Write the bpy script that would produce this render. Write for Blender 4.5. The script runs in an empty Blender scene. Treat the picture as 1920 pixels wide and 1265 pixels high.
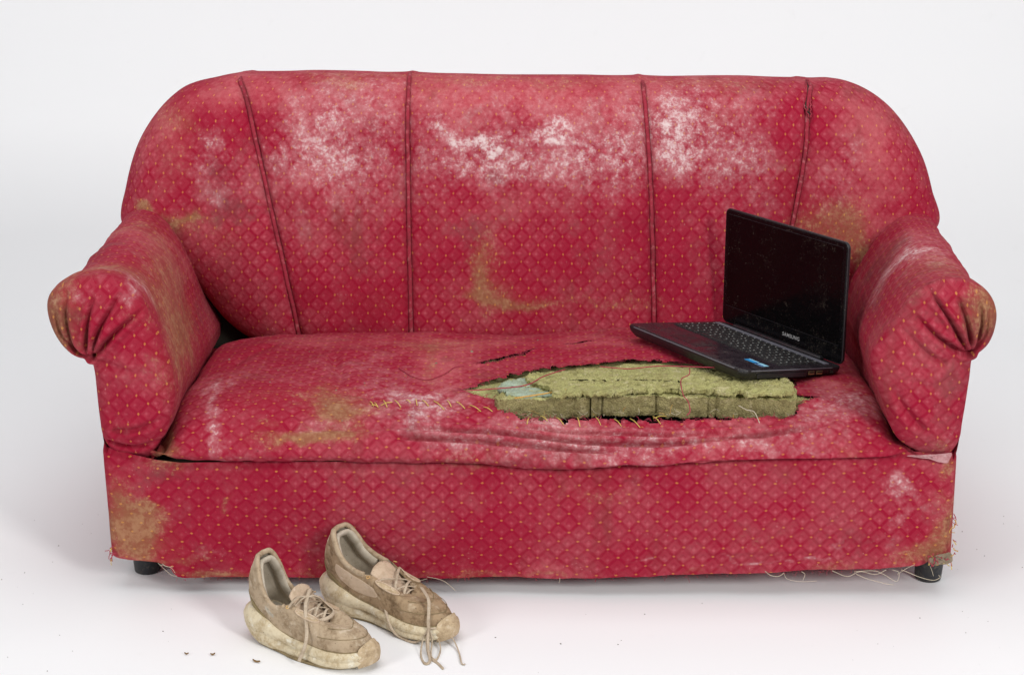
import bpy, math, random
import numpy as np
from mathutils import Matrix, Vector
random.seed(7); rng = np.random.default_rng(7)
S = bpy.context.scene
COL = S.collection

# ---------------------------------------------------------------- camera
FPX = 3200.0; CD = 2.944; CH = 1.426
PITCH = math.atan2(1.55, 3.2) - math.atan2(1111 - 632.5, 3200); ROLL = math.radians(0.43)
CAM = np.array([0.0, -CD, CH])
FW = np.array([0, math.cos(PITCH), -math.sin(PITCH)])
U0 = np.array([0, math.sin(PITCH), math.cos(PITCH)]); R0 = np.array([1.0, 0, 0])
RT = R0 * math.cos(ROLL) + U0 * math.sin(ROLL); UP = U0 * math.cos(ROLL) - R0 * math.sin(ROLL)
cd = bpy.data.cameras.new('camera'); cam = bpy.data.objects.new('camera', cd); COL.objects.link(cam)
cd.sensor_width = 36.0; cd.lens = FPX / 1920 * 36.0; cd.clip_start = 0.05; cd.clip_end = 100
cam.matrix_world = Matrix(((RT[0], UP[0], -FW[0], CAM[0]), (RT[1], UP[1], -FW[1], CAM[1]),
                           (RT[2], UP[2], -FW[2], CAM[2]), (0, 0, 0, 1)))
S.camera = cam
# ---------------------------------------------------------------- light (a photo studio: softboxes, no sky)
W = bpy.data.worlds.new('World'); S.world = W; W.use_nodes = True
W.node_tree.nodes['Background'].inputs[0].default_value = (0.97, 0.98, 1.0, 1)
W.node_tree.nodes['Background'].inputs[1].default_value = 0.32
def softbox(name, loc, target, sx, sy, power, col):
    l = bpy.data.lights.new(name, 'AREA'); l.shape = 'RECTANGLE'; l.size = sx; l.size_y = sy
    l.energy = power; l.color = col
    o = bpy.data.objects.new(name, l); COL.objects.link(o); o.location = loc
    o.rotation_euler = (Vector(target) - Vector(loc)).to_track_quat('-Z', 'Y').to_euler()
    return o
softbox('key_softbox', (2.9, -3.9, 2.75), (0.1, 0.3, 0.4), 0.95, 1.3, 148, (1.0, 0.975, 0.95))
softbox('fill_softbox', (-3.6, -3.7, 2.5), (-0.1, 0.3, 0.4), 1.3, 1.6, 90, (1.0, 0.985, 0.97))
softbox('overhead_softbox', (0.0, -0.7, 3.3), (0.0, 0.0, 0.0), 3.2, 1.8, 40, (1.0, 1.0, 1.0))
softbox('backdrop_softbox', (-0.3, 0.7, 3.6), (-0.5, 2.2, 0.2), 3.4, 1.0, 20, (1.0, 1.0, 1.0))
S.view_settings.view_transform = 'Standard'; S.view_settings.look = 'None'
S.view_settings.exposure = 0.0; S.view_settings.gamma = 1.0; S.view_settings.use_curve_mapping = False

# ---------------------------------------------------------------- measuring helpers (photo pixel -> metres on a known plane)
def ray(px, py): return FW + RT * ((px - 960) / FPX) - UP * ((py - 632.5) / FPX)
def at(px, py, Y): d = ray(px, py); return CAM + d * ((Y - CAM[1]) / d[1])
def atz(px, py, Z): d = ray(px, py); return CAM + d * ((Z - CAM[2]) / d[2])
def proj(P):
    v = np.asarray(P, float) - CAM; w = v @ FW
    return np.stack([960 + FPX * (v @ RT) / w, 632.5 - FPX * (v @ UP) / w], -1)

# ---------------------------------------------------------------- numeric noise
_T = rng.random((64, 64, 64))
def vnoise(P):
    P = np.asarray(P, float); i = np.floor(P).astype(int); f = P - i; f = f * f * (3 - 2 * f)
    r = 0
    for a in (0, 1):
        for b in (0, 1):
            for c in (0, 1):
                w = (f[..., 0] if a else 1 - f[..., 0]) * (f[..., 1] if b else 1 - f[..., 1]) * (f[..., 2] if c else 1 - f[..., 2])
                r = r + w * _T[(i[..., 0] + a) & 63, (i[..., 1] + b) & 63, (i[..., 2] + c) & 63]
    return r * 2 - 1
def fbm(P, sc, oct=3):
    P = np.asarray(P, float) * sc; r = 0; a = 1; t = 0
    for k in range(oct): r = r + a * vnoise(P + 7.31 * k); t += a; a *= .5; P = P * 2.03
    return r / t
def sstep(a, b, x): t = np.clip((x - a) / (b - a), 0, 1); return t * t * (3 - 2 * t)
def catmull(pts, n, closed=False):
    p = np.asarray(pts, float)
    if closed: q = np.vstack([p[-1], p, p[0], p[1]])
    else: q = np.vstack([2 * p[0] - p[1], p, 2 * p[-1] - p[-2]])
    out = []
    for i in range(1, len(q) - 2):
        t = np.linspace(0, 1, 24, endpoint=False)[:, None]
        a, b, c, d = q[i - 1], q[i], q[i + 1], q[i + 2]
        out.append(.5 * ((2 * b) + (-a + c) * t + (2 * a - 5 * b + 4 * c - d) * t ** 2 + (-a + 3 * b - 3 * c + d) * t ** 3))
    o = np.vstack(out + [q[-2][None]])
    return resample(o, n, closed)
def resample(o, n, closed=False):
    o = np.asarray(o, float)
    L = np.r_[0, np.cumsum(np.linalg.norm(np.diff(o, axis=0), axis=1))]
    t = np.linspace(0, L[-1], n + 1)[:-1] if closed else np.linspace(0, L[-1], n)
    return np.stack([np.interp(t, L, o[:, k]) for k in range(o.shape[1])], -1)
def segdist(P, line):
    """distance of points P (n,2) to a polyline (m,2), and the fraction along it"""
    best = np.full(len(P), 1e9); fr = np.zeros(len(P)); m = len(line) - 1
    for k in range(m):
        a, b = line[k], line[k + 1]; ab = b - a
        t = np.clip(((P - a) @ ab) / max(ab @ ab, 1e-12), 0, 1)
        d = np.linalg.norm(P - (a + t[:, None] * ab), axis=1)
        u = d < best; best[u] = d[u]; fr[u] = (k + t[u]) / m
    return best, fr
def inpoly(P, poly):
    x, y = P[..., 0], P[..., 1]; r = np.zeros(x.shape, bool); n = len(poly)
    for i in range(n):
        x1, y1 = poly[i]; x2, y2 = poly[(i + 1) % n]
        c = ((y1 > y) != (y2 > y)) & (x < (x2 - x1) * (y - y1) / (y2 - y1 + 1e-12) + x1)
        r ^= c
    return r

# ---------------------------------------------------------------- object helpers
def empty(name, loc, rot=(0, 0, 0), label=None, cat=None, group=None):
    o = bpy.data.objects.new(name, None); COL.objects.link(o); o.location = loc; o.rotation_euler = rot
    o.empty_display_size = .05
    if label: o['label'] = label; o['category'] = cat
    if group: o['group'] = group
    return o
def mk(name, V, F, mats, parent=None, org=(0, 0, 0), uv=None, attrs=None, smooth=True, fmat=None, label=None, kind=None):
    me = bpy.data.meshes.new(name)
    V = np.asarray(V, float) - np.asarray(org, float)
    me.from_pydata(V.tolist(), [], [list(map(int, f)) for f in F]); me.update()
    for m in (mats if isinstance(mats, (list, tuple)) else [mats]): me.materials.append(m)
    if smooth: me.polygons.foreach_set('use_smooth', [True] * len(me.polygons))
    if fmat is not None: me.polygons.foreach_set('material_index', fmat)
    if uv is not None:
        l = me.uv_layers.new(name='UVMap'); li = np.zeros(len(me.loops), int); me.loops.foreach_get('vertex_index', li)
        l.data.foreach_set('uv', np.asarray(uv, float)[li].ravel())
    if attrs:
        for k, a in attrs.items():
            at_ = me.attributes.new(k, 'FLOAT', 'POINT'); at_.data.foreach_set('value', np.asarray(a, float))
    o = bpy.data.objects.new(name, me); COL.objects.link(o)
    if parent: o.parent = parent
    if label: o['label'] = label
    if kind: o['kind'] = kind
    return o
def gridfaces(nr, nc, closed=False, flip=False):
    F = []
    for i in range(nr - 1):
        for j in range(nc if closed else nc - 1):
            k = (j + 1) % nc
            f = (i * nc + j, i * nc + k, (i + 1) * nc + k, (i + 1) * nc + j)
            F.append(f[::-1] if flip else f)
    return F
def tubegeo(pts, r, n=6, ry=None, taper=False):
    pts = np.asarray(pts, float); m = len(pts); ry = ry or r
    T = np.gradient(pts, axis=0); T /= np.linalg.norm(T, axis=1)[:, None] + 1e-12
    nrm = np.array([0, 0, 1.0])
    if abs(T[0] @ nrm) > .9: nrm = np.array([0, 1.0, 0])
    V = []
    for i in range(m):
        nrm = nrm - T[i] * (nrm @ T[i]); nrm /= np.linalg.norm(nrm) + 1e-12
        b = np.cross(T[i], nrm); s = 1.0
        if taper: s = max(.25, min(1, 4 * (1 - i / (m - 1))))
        for k in range(n):
            a = 2 * math.pi * k / n
            V.append(pts[i] + (b * math.cos(a) * r + nrm * math.sin(a) * ry) * s)
    F = gridfaces(m, n, True)
    F += [list(range(n))[::-1], [(m - 1) * n + k for k in range(n)]]
    return V, F
def tube(name, pts, r, mat, parent, org=(0, 0, 0), n=6, ry=None, taper=False, **kw):
    V, F = tubegeo(pts, r, n, ry, taper); return mk(name, V, F, mat, parent, org, **kw)
def boxgeo(c, s, bev=0.0):
    """box with chamfered vertical and horizontal edges"""
    x, y, z = [q / 2 for q in s]; V = []; b = min(bev, x * .9, y * .9, z * .9)
    if b <= 0:
        V = [(i * x, j * y, k * z) for k in (-1, 1) for j in (-1, 1) for i in (-1, 1)]
        F = [(0, 2, 3, 1), (4, 5, 7, 6), (0, 1, 5, 4), (2, 6, 7, 3), (0, 4, 6, 2), (1, 3, 7, 5)]
        return np.array(V) + np.array(c), F
    rings = []
    for zz, ins in ((-z, b), (-z + b, 0), (z - b, 0), (z, b)):
        X, Y = x - ins, y - ins; e = b
        rings.append([(X - e, -Y, zz), (X, -Y + e, zz), (X, Y - e, zz), (X - e, Y, zz), (-X + e, Y, zz), (-X, Y - e, zz), (-X, -Y + e, zz), (-X + e, -Y, zz)])
    V = [p for r_ in rings for p in r_]; F = gridfaces(4, 8, True)
    F += [list(range(8))[::-1], list(range(24, 32))]
    return np.array(V) + np.array(c), F

# ---------------------------------------------------------------- materials
class N:
    """tiny expression builder over Math nodes"""
    def __init__(s, t, k): s.t = t; s.k = k
    def _m(s, op, a, b=None, c=None):
        n = s.t.nodes.new('ShaderNodeMath'); n.operation = op
        for i, q in enumerate((a, b, c)):
            if q is None: continue
            if isinstance(q, N): s.t.links.new(q.k, n.inputs[i])
            else: n.inputs[i].default_value = q
        return N(s.t, n.outputs[0])
    def __add__(s, o): return s._m('ADD', s, o)
    __radd__ = __add__
    def __sub__(s, o): return s._m('SUBTRACT', s, o)
    def __rsub__(s, o): return s._m('SUBTRACT', o, s)
    def __mul__(s, o): return s._m('MULTIPLY', s, o)
    __rmul__ = __mul__
    def abs(s): return s._m('ABSOLUTE', s)
    def frac(s): return s._m('FRACT', s)
    def lt(s, o): return s._m('LESS_THAN', s, o)
    def gt(s, o): return s._m('GREATER_THAN', s, o)
    def min(s, o): return s._m('MINIMUM', s, o)
    def max(s, o): return s._m('MAXIMUM', s, o)
    def pow(s, o): return s._m('POWER', s, o)
    def step(s, a, b):
        n = s.t.nodes.new('ShaderNodeMapRange'); n.interpolation_type = 'SMOOTHSTEP'
        s.t.links.new(s.k, n.inputs[0]); n.inputs[1].default_value = a; n.inputs[2].default_value = b
        return N(s.t, n.outputs[0])
def mixc(t, f, a, b):
    n = t.nodes.new('ShaderNodeMix'); n.data_type = 'RGBA'; n.clamp_factor = True
    for sock, q in ((n.inputs[0], f), (n.inputs[6], a), (n.inputs[7], b)):
        if isinstance(q, N): t.links.new(q.k, sock)
        elif isinstance(q, bpy.types.NodeSocket): t.links.new(q, sock)
        elif isinstance(q, tuple): sock.default_value = (*q, 1)
        else: sock.default_value = q
    return n.outputs[2]
def noise(t, vec, scale, detail=3, rough=.55, stretch=None, dist=0.0):
    if stretch:
        m = t.nodes.new('ShaderNodeMapping'); m.inputs['Scale'].default_value = stretch
        t.links.new(vec, m.inputs['Vector']); vec = m.outputs[0]
    n = t.nodes.new('ShaderNodeTexNoise'); n.inputs['Scale'].default_value = scale
    n.inputs['Detail'].default_value = detail; n.inputs['Roughness'].default_value = rough
    n.inputs['Distortion'].default_value = dist
    t.links.new(vec, n.inputs['Vector']); return N(t, n.outputs[0])
def newmat(name, rough=.6, col=(.5, .5, .5), metal=0.0, spec=.5):
    m = bpy.data.materials.new(name); m.use_nodes = True; t = m.node_tree
    b = t.nodes['Principled BSDF']; b.inputs['Base Color'].default_value = (*col, 1)
    b.inputs['Roughness'].default_value = rough; b.inputs['Metallic'].default_value = metal
    b.inputs['Specular IOR Level'].default_value = spec
    return m, t, b
def objco(t): return t.nodes.new('ShaderNodeTexCoord').outputs['Object']
def bump(t, b, h, strength, dist):
    n = t.nodes.new('ShaderNodeBump'); n.inputs['Strength'].default_value = strength; n.inputs['Distance'].default_value = dist
    t.links.new(h.k, n.inputs['Height']); t.links.new(n.outputs[0], b.inputs['Normal'])

CELL = 0.0362
def fabric_material():
    m, t, b = newmat('patterned_crimson_fabric', .9, spec=.10)
    uvn = t.nodes.new('ShaderNodeUVMap'); uvn.uv_map = 'UVMap'
    sp = t.nodes.new('ShaderNodeSeparateXYZ'); t.links.new(uvn.outputs[0], sp.inputs[0])
    u = N(t, sp.outputs[0]) * (1 / CELL); v = N(t, sp.outputs[1]) * (1 / CELL)
    oc = objco(t)
    wob = noise(t, oc, 9, 2) - .5
    u = u + wob * .5; v = v + (noise(t, oc, 7, 2) - .5) * .5
    def att(k):
        a = t.nodes.new('ShaderNodeAttribute'); a.attribute_name = k; return N(t, a.outputs['Fac'])
    white, ochre, grime_shade, fade = att('white'), att('ochre'), att('grime_shade'), att('fade')
    n_k = noise(t, oc, 52, 5, .68, dist=.3)
    white = white * (n_k.step(.22, .78) * 1.05 + .24)
    c = lambda q, o: (q + (o + 64.0)).frac() - .5
    au, av = c(u, 0), c(v, .5); bu, bv = c(u, .5), c(v, 0)
    LA = au.abs() + av.abs(); LB = bu.abs() + bv.abs()
    sel = LA.lt(LB)
    du = bu + sel * (au - bu); dv = bv + sel * (av - bv); d = LA.min(LB)
    fill = 1 - d.step(.31, .37)
    line = 1 - (d - .365).abs().step(.006, .024)
    dc = du.abs() + (dv + .05).abs()
    chev = (1 - (dc - .165).abs().step(.025, .05)) * (dv + .05).step(-.03, .02)
    small = 1 - (du.abs() + (dv + .13).abs()).step(.075, .11)
    y1 = c(u, .5).abs() * (1 / .088) + c(v, .5).abs() * (1 / .056)
    y2 = c(u, 0).abs() * (1 / .088) + c(v, 0).abs() * (1 / .056)
    ye = y1.min(y2)
    yel = (1 - ye.step(.8, 1.15)) * ye.step(.05, .6)
    # cloth
    n_f = noise(t, oc, 420, 2, .6); n_m = noise(t, oc, 95, 4, .65); n_l = noise(t, oc, 17, 5, .62); n_xl = noise(t, oc, 5.0, 4, .6); n_s = noise(t, oc, 190, 3, .7)
    pv = .35 + n_xl.step(.35, .62) * .65                       # the woven relief is worn off in places
    col = mixc(t, fill * pv * (.58 - dv * .8), (.285, .0065, .028), (.410, .050, .078))
    col = mixc(t, line * pv * .32, col, (.56, .115, .15))
    col = mixc(t, chev * pv * .6, col, (.23, .003, .02))
    col = mixc(t, small * pv * (.42 + white * .3), col, (.56, .135, .165))
    # faded cloth
    fd = (fade + (n_xl - .5) * 1.5 + (n_l - .5) * 1.1).step(.10, 1.15)
    col = mixc(t, fd * .70, col, mixc(t, n_m.step(.3, .7), (.46, .075, .095), (.60, .145, .155)))
    col = mixc(t, (n_f - .5).abs() * .8 + (n_s - .5).abs() * .9, col, (.20, .010, .022))
    dust = (n_l * .55 + n_xl * .45 + (n_m - .5) * .25).step(.42, .66)
    col = mixc(t, dust * .24, col, (.38, .13, .135))
    # dirt, plus the laptop shadow painted on the back
    gr = (grime_shade + (n_l - .5) * 1.2 + (n_xl - .5) * .5 + (n_m - .5) * .45).step(.16, .92)
    col = mixc(t, gr * .70, col, (.115, .030, .032))
    strk = noise(t, oc, 16, 3, .6, stretch=(1, 1, .14)).step(.52, .72) * n_xl.step(.40, .62)
    col = mixc(t, strk * .45, col, (.16, .035, .03))
    # ochre dirt, rubbed into the weave
    n_uv = noise(t, uvn.outputs[0], 1.0, 3, .6, stretch=(60, 420, 1))
    oc_ = (ochre + ((n_uv - .5) * .9 + (n_l - .5) * 1.0 + (n_m - .5) * 1.0 + (n_s - .5) * .7) * (ochre.step(.0, .25) * .75 + .25)).step(.20, 1.2)
    col = mixc(t, oc_ * .70, col, mixc(t, (n_m + (n_l - .5) * .8).step(.40, .72), (.25, .12, .055), (.52, .34, .17)))
    col = mixc(t, ochre.step(.03, .95) * .55, col, (.25, .10, .052))
    # chalky mould: a thin pink veil, then speckled white crusts
    veil = (white + ((n_l - .5) * .9 + (n_m - .5) * .5 + small * .10 + fill * .05) * (white.step(.0, .22) * .85 + .15)).step(.04, 1.0)
    col = mixc(t, veil * .58, col, (.55, .26, .275))
    wm = (white + (n_m - .5) * 1.2 + (n_s - .5) * 1.3 + (n_l - .5) * .8 + small * .12 - line * .04).step(.45, 1.38)
    col = mixc(t, wm * (.34 + white * .44), col, (.70, .575, .57))
    # yellow woven diamonds show through most of the wear
    col = mixc(t, yel * (1 - white * .6).max(.15) * (.22 + n_m * .60), col, (.70, .33, .07))
    # scattered dust flecks
    fl = noise(t, oc, 260, 1, .5).step(.72, .79) * (.25 + n_l.step(.45, .7) * .5)
    col = mixc(t, fl, col, (.58, .28, .27))
    pk = noise(t, oc, 170, 1, .5).step(.765, .80) * n_l.step(.5, .7)
    col = mixc(t, pk * .7, col, (.05, .02, .015))
    t.links.new(col, b.inputs['Base Color'])
    b.inputs['Sheen Weight'].default_value = .03; b.inputs['Sheen Roughness'].default_value = .5; b.inputs['Sheen Tint'].default_value = (1, .5, .55, 1)
    bump(t, b, n_f * .45 + n_m * .65 + wm * .15, .6, .0022)
    return m
FAB = fabric_material()

def dirty(name, base, dark, light, rough=.8, sc=30, amt=.6, bmp=.3, bd=.001, fine=350, spec=.3):
    m, t, b = newmat(name, rough, spec=spec); oc = objco(t)
    n1 = noise(t, oc, sc, 4, .6); n2 = noise(t, oc, sc * 5, 4, .65); nf = noise(t, oc, fine, 2)
    col = mixc(t, (n1 + (n2 - .5) * .6).step(.38, .72) * amt, base, dark)
    col = mixc(t, (noise(t, oc, sc * 1.7, 3, .6) + (n2 - .5) * .5).step(.52, .75) * amt, col, light)
    sp = noise(t, oc, sc * 9, 1).step(.70, .76) * .6
    col = mixc(t, sp, col, tuple(q * .35 for q in dark))
    t.links.new(col, b.inputs['Base Color']); bump(t, b, nf + n2, bmp, bd)
    return m
FOAM = dirty('green_foam', (.52, .50, .21), (.36, .32, .13), (.66, .60, .34), .95, 34, .85, 1.0, .006, 380, .1)
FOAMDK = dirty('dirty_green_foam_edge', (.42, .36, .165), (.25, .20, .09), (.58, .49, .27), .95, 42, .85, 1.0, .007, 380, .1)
FOAMCY = dirty('pale_blue_green_foam', (.36, .44, .34), (.27, .28, .16), (.46, .54, .44), .95, 40, .7, .6, .003, 400, .1)
DARKIN = newmat('dark_gap_fill', .95, (.02, .016, .01))[0]  # near-black, puts the dark of gaps and openings into the colour
PIPE = dirty('piping_cord_cloth', (.30, .02, .04), (.12, .015, .02), (.50, .16, .17), .85, 40, .6, .4, .0006)
TH_Y = newmat('yellow_thread', .7, (.62, .46, .10))[0]
TH_R = newmat('red_thread', .8, (.36, .03, .06))[0]
TH_W = newmat('pale_thread', .8, (.55, .48, .36))[0]
TH_O = newmat('ochre_thread', .8, (.55, .30, .06))[0]
LINING = dirty('pale_pink_lining', (.50, .27, .28), (.32, .10, .11), (.66, .50, .49), .9, 50, .6, .4, .001)
FOOTM = dirty('scuffed_black_plastic', (.025, .026, .03), (.05, .045, .035), (.14, .12, .09), .45, 35, .5, .15, .0006)
WOODM = dirty('raw_wood', (.25, .19, .13), (.12, .09, .06), (.33, .27, .2), .85, 30)
KNIT = dirty('dirty_beige_knit', (.45, .345, .235), (.22, .15, .085), (.58, .48, .36), .9, 30, .85, .55, .0012, 700, .15)
KNITD = dirty('muddy_brown_knit', (.36, .255, .155), (.15, .095, .05), (.50, .39, .27), .9, 26, .95, .55, .0012, 700, .15)
KNITL = dirty('pale_beige_trim', (.56, .43, .31), (.33, .23, .14), (.66, .55, .43), .85, 25, .6, .4, .0008, 700)
LINER = dirty('off_white_shoe_lining', (.50, .44, .35), (.28, .235, .17), (.58, .53, .44), .9, 22, .6, .4, .0008, 900)
MIDS = dirty('stained_cream_midsole', (.66, .57, .40), (.38, .275, .14), (.78, .74, .62), .7, 30, .8, .4, .002, 260)
OUTS = dirty('brown_rubber_outsole', (.26, .195, .10), (.12, .085, .045), (.38, .31, .19), .75, 30, .7, .4, .001)
TOEG = dirty('tan_rubber_toe_guard', (.50, .38, .24), (.26, .18, .10), (.62, .51, .37), .8, 60, .75, .4, .0008)
LACE = dirty('dirty_lace_cord', (.50, .405, .30), (.28, .21, .14), (.58, .50, .40), .9, 60, .6, .4, .0005, 900)
ORNG = dirty('orange_loop_cord', (.62, .38, .14), (.36, .2, .07), (.7, .5, .25), .8, 60, .6)
HEELC = dirty('olive_heel_clip', (.25, .19, .085), (.13, .10, .05), (.36, .3, .17), .6, 40, .6)

# ---------------------------------------------------------------- studio backdrop (seamless white paper)
def paper():
    m, t, b = newmat('white_paper', .75, (.86, .862, .885), spec=.2)
    oc = objco(t); n1 = noise(t, oc, 1.3, 3); n2 = noise(t, oc, 22, 4, .6)
    col = mixc(t, n1 * .25, (.866, .873, .886), (.815, .821, .834))
    col = mixc(t, n2.step(.62, .8) * .10, col, (.70, .69, .68))
    t.links.new(col, b.inputs['Base Color']); return m
prof = [(-5, 0), (-3, 0), (-1, 0), (1.6, 0)] + [(1.6 + 1.0 * math.sin(a), 1.0 - 1.0 * math.cos(a)) for a in np.linspace(.08, math.pi / 2, 20)] + [(2.6, 2.5), (2.6, 4.5)]
xs = np.linspace(-5, 5, 21)
V = [(x, y, z) for y, z in prof for x in xs]
o = mk('studio_backdrop', V, gridfaces(len(prof), 21), paper()); o['kind'] = 'structure'

# ================================================================ SOFA
ORG = np.array([0.037, 0.32, 0.0])
sofa = empty('sofa', ORG, label='worn crimson three seat sofa with rolled arms, mould stains and a torn seat', cat='sofa')

def stains(P, lst):
    """wear and shade masks: soft patches placed on the cloth in metres, per kind"""
    A = {k: np.zeros(len(P)) for k in ('white', 'ochre', 'grime_shade', 'fade')}
    Pw = P + np.stack([fbm(P + 11.3, 11, 3), fbm(P + 4.7, 11, 3), fbm(P + 8.1, 11, 3)], 1) * .038 + np.stack([fbm(P + 1.3, 38, 2), fbm(P + 2.7, 38, 2), fbm(P + 3.1, 38, 2)], 1) * .012
    for k, c, r, s in lst:
        q = (Pw - np.asarray(c)) / np.asarray(r); A[k] = A[k] + s * np.exp(-(q ** 2).sum(1))
    for k in A: A[k] = np.clip(A[k], -1, 1.25)
    return A
def fy(k, px, py, Y, rx, rz, s): return (k, at(px, py, Y), (rx, .25, rz), s)
def fz(k, px, py, Z, rx, ry, s): return (k, atz(px, py, Z), (rx, ry, .2), s)

# ---------------------------------------------------------------- back
YB = .74
op = [(240, 408), (243, 340), (257, 272), (280, 225), (310, 188), (345, 163), (390, 145), (437, 137), (520, 134), (600, 132), (766, 135), (900, 138),
      (1050, 139), (1205, 141), (1300, 142), (1420, 143), (1530, 148), (1585, 154), (1630, 170), (1670, 198), (1702, 238), (1728, 290), (1742, 350), (1749, 410)]
up2 = [at(x, y + (9 if y < 152 else 3 if y < 320 else 0), YB)[[0, 2]] for x, y in op]
low = [(.85, .49), (.765, .41), (.70, .335), (.635, .29), (.54, .262), (.30, .26), (0, .26), (-.3, .26), (-.47, .262), (-.56, .29), (-.625, .335), (-.69, .41), (-.775, .49)]
OUT = catmull(np.vstack([up2, low]), 1100, True)
def back_base(P):
    """front surface depth of the padded back at (x, z)"""
    d, _ = segdist(P, np.vstack([OUT, OUT[:1]])); ins = inpoly(P, OUT); d = np.where(ins, d, 0)
    Rr = .105; k = np.clip(1 - d / Rr, 0, 1)
    y = .575 + (P[:, 1] - .33) * .20 + Rr * .95 * (1 - np.sqrt(np.clip(1 - k ** 2.2, 0, 1)))
    y = y - .018 * np.sin(np.clip((P[:, 1] - .3) / .5, 0, 1) * math.pi)
    arc = Rr * np.arcsin(np.clip(k, 0, 1)) - Rr * k
    return y, d, arc
seam_px = [[(437, 137), (455, 190), (480, 270), (505, 370), (530, 470), (550, 560), (562, 618), (566, 645)],
           [(766, 136), (764, 250), (767, 400), (770, 520), (772, 622), (772, 650)],
           [(1205, 141), (1213, 220), (1219, 330), (1222, 450), (1225, 600), (1225, 640)],
           [(1530, 148), (1522, 200), (1510, 290), (1490, 390), (1470, 480), (1450, 580), (1440, 625)]]
def seam_depth(py): return .74 if py < 150 else (.66 if py < 240 else .60 + (640 - py) / 500 * .07)
seams = [catmull([at(x, y, seam_depth(y))[[0, 2]] for x, y in s], 80) for s in seam_px]
for s in seams:   # reach the crest
    s[0, 1] += .004
def back_y(P):
    y, d, arc = back_base(P)
    for s in seams:
        dd, _ = segdist(P, s)
        y = y + .012 * np.exp(-(dd / .0062) ** 2) + .006 * np.exp(-(dd / .016) ** 2) - .008 * np.exp(-((dd - .06) / .045) ** 2)
    P3 = np.c_[P[:, 0], y, P[:, 1]]
    y = y + .009 * fbm(P3, 5, 3) + .0030 * fbm(P3 + 3, 20, 3)
    return y, d, arc
med = np.c_[OUT[:, 0] * .60 + .015, np.full(len(OUT), .56)]
sv = np.r_[np.linspace(0, .10, 14) ** 1.0, np.linspace(.115, 1, 84)]
sv[:14] = .10 * (np.linspace(0, 1, 14) ** 1.6)
P2 = (OUT[None] * (1 - sv[:, None, None]) + med[None] * sv[:, None, None]).reshape(-1, 2)
yb, db, arcb = back_y(P2)
VB = np.c_[P2[:, 0], yb, P2[:, 1]]
nO = len(OUT)
cen = np.array([.037, .56])
dirv = P2 - np.c_[P2[:, 0] * .6, np.full(len(P2), .56)]; dirv /= np.linalg.norm(dirv, axis=1)[:, None] + 1e-9
uvp = P2 + dirv * arcb[:, None]
UVB = np.c_[uvp[:, 1], uvp[:, 0]]          # railroaded cloth: motif lies on its side
st_back = [fy('white', *q) for q in [
    (820, 236, .64, .035, .012, .55), (850, 252, .64, .05, .014, .65), (905, 262, .64, .04, .013, .8), (1045, 240, .64, .022, .018, .75), (1035, 258, .64, .04, .010, .6), (925, 272, .64, .03, .008, .5),
    (980, 290, .64, .22, .045, .40), (870, 320, .64, .12, .05, .36), (1130, 270, .64, .09, .08, .34), (960, 200, .66, .22, .05, .30), (1150, 330, .64, .06, .05, .22),
    (600, 270, .64, .05, .08, .5), (645, 320, .64, .08, .05, .5), (535, 290, .64, .025, .06, .40), (610, 205, .66, .07, .05, .36), (705, 240, .64, .05, .09, .32), (650, 395, .62, .10, .05, .26), (680, 170, .68, .09, .03, .25),
    (1255, 245, .64, .04, .05, .70), (1275, 305, .64, .055, .035, .62), (1340, 255, .64, .10, .06, .38), (1410, 300, .64, .06, .05, .34), (1310, 190, .66, .10, .05, .34), (1350, 350, .64, .10, .05, .22),
    (1595, 275, .64, .035, .03, .42), (1590, 325, .64, .05, .05, .25), (1560, 370, .62, .06, .05, .18),
    (400, 285, .64, .030, .024, .72), (375, 325, .64, .03, .03, .5), (385, 372, .62, .06, .018, .42), (445, 350, .62, .05, .05, .25), (560, 440, .6, .07, .06, .16), (1000, 420, .6, .25, .08, .12), (1450, 200, .66, .05, .03, .22)]]
st_back += [fy('white', *q) for q in [(980, 300, .64, .24, .05, .30), (620, 270, .64, .13, .10, .22), (1330, 265, .64, .13, .09, .24), (960, 215, .66, .26, .05, .15), (1180, 260, .64, .05, .08, .25), (500, 330, .63, .06, .08, .18), (1450, 390, .62, .10, .06, .15)]]
st_back += [fy('grime_shade', *q) for q in [(470, 250, .64, .03, .09, .3), (760, 330, .63, .03, .12, .25), (990, 420, .62, .3, .05, .22), (570, 500, .6, .12, .05, .25), (1100, 500, .6, .06, .08, .25), (880, 470, .6, .06, .08, .3), (1480, 260, .64, .03, .08, .3), (330, 330, .66, .05, .05, .2), (1680, 330, .66, .05, .08, .2)]]
st_back += [fy('grime_shade', *q) for q in [
    (415, 328, .64, .045, .04, .55), (440, 400, .62, .08, .035, .45), (925, 325, .64, .03, .03, .4), (1112, 190, .66, .012, .05, .5), (1112, 345, .62, .014, .07, .42), (900, 205, .66, .06, .02, .45), (920, 300, .64, .02, .05, .3),
    (590, 170, .68, .05, .02, .3), (700, 470, .6, .06, .06, .25), (660, 190, .66, .03, .03, .3), (1400, 170, .68, .06, .02, .3), (1410, 330, .62, .05, .03, .35), (1280, 215, .66, .02, .02, .4), (900, 560, .58, .05, .03, .3), (1320, 470, .6, .04, .07, .2)]]  # last patch paints the laptop's shadow beside its lid
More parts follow.
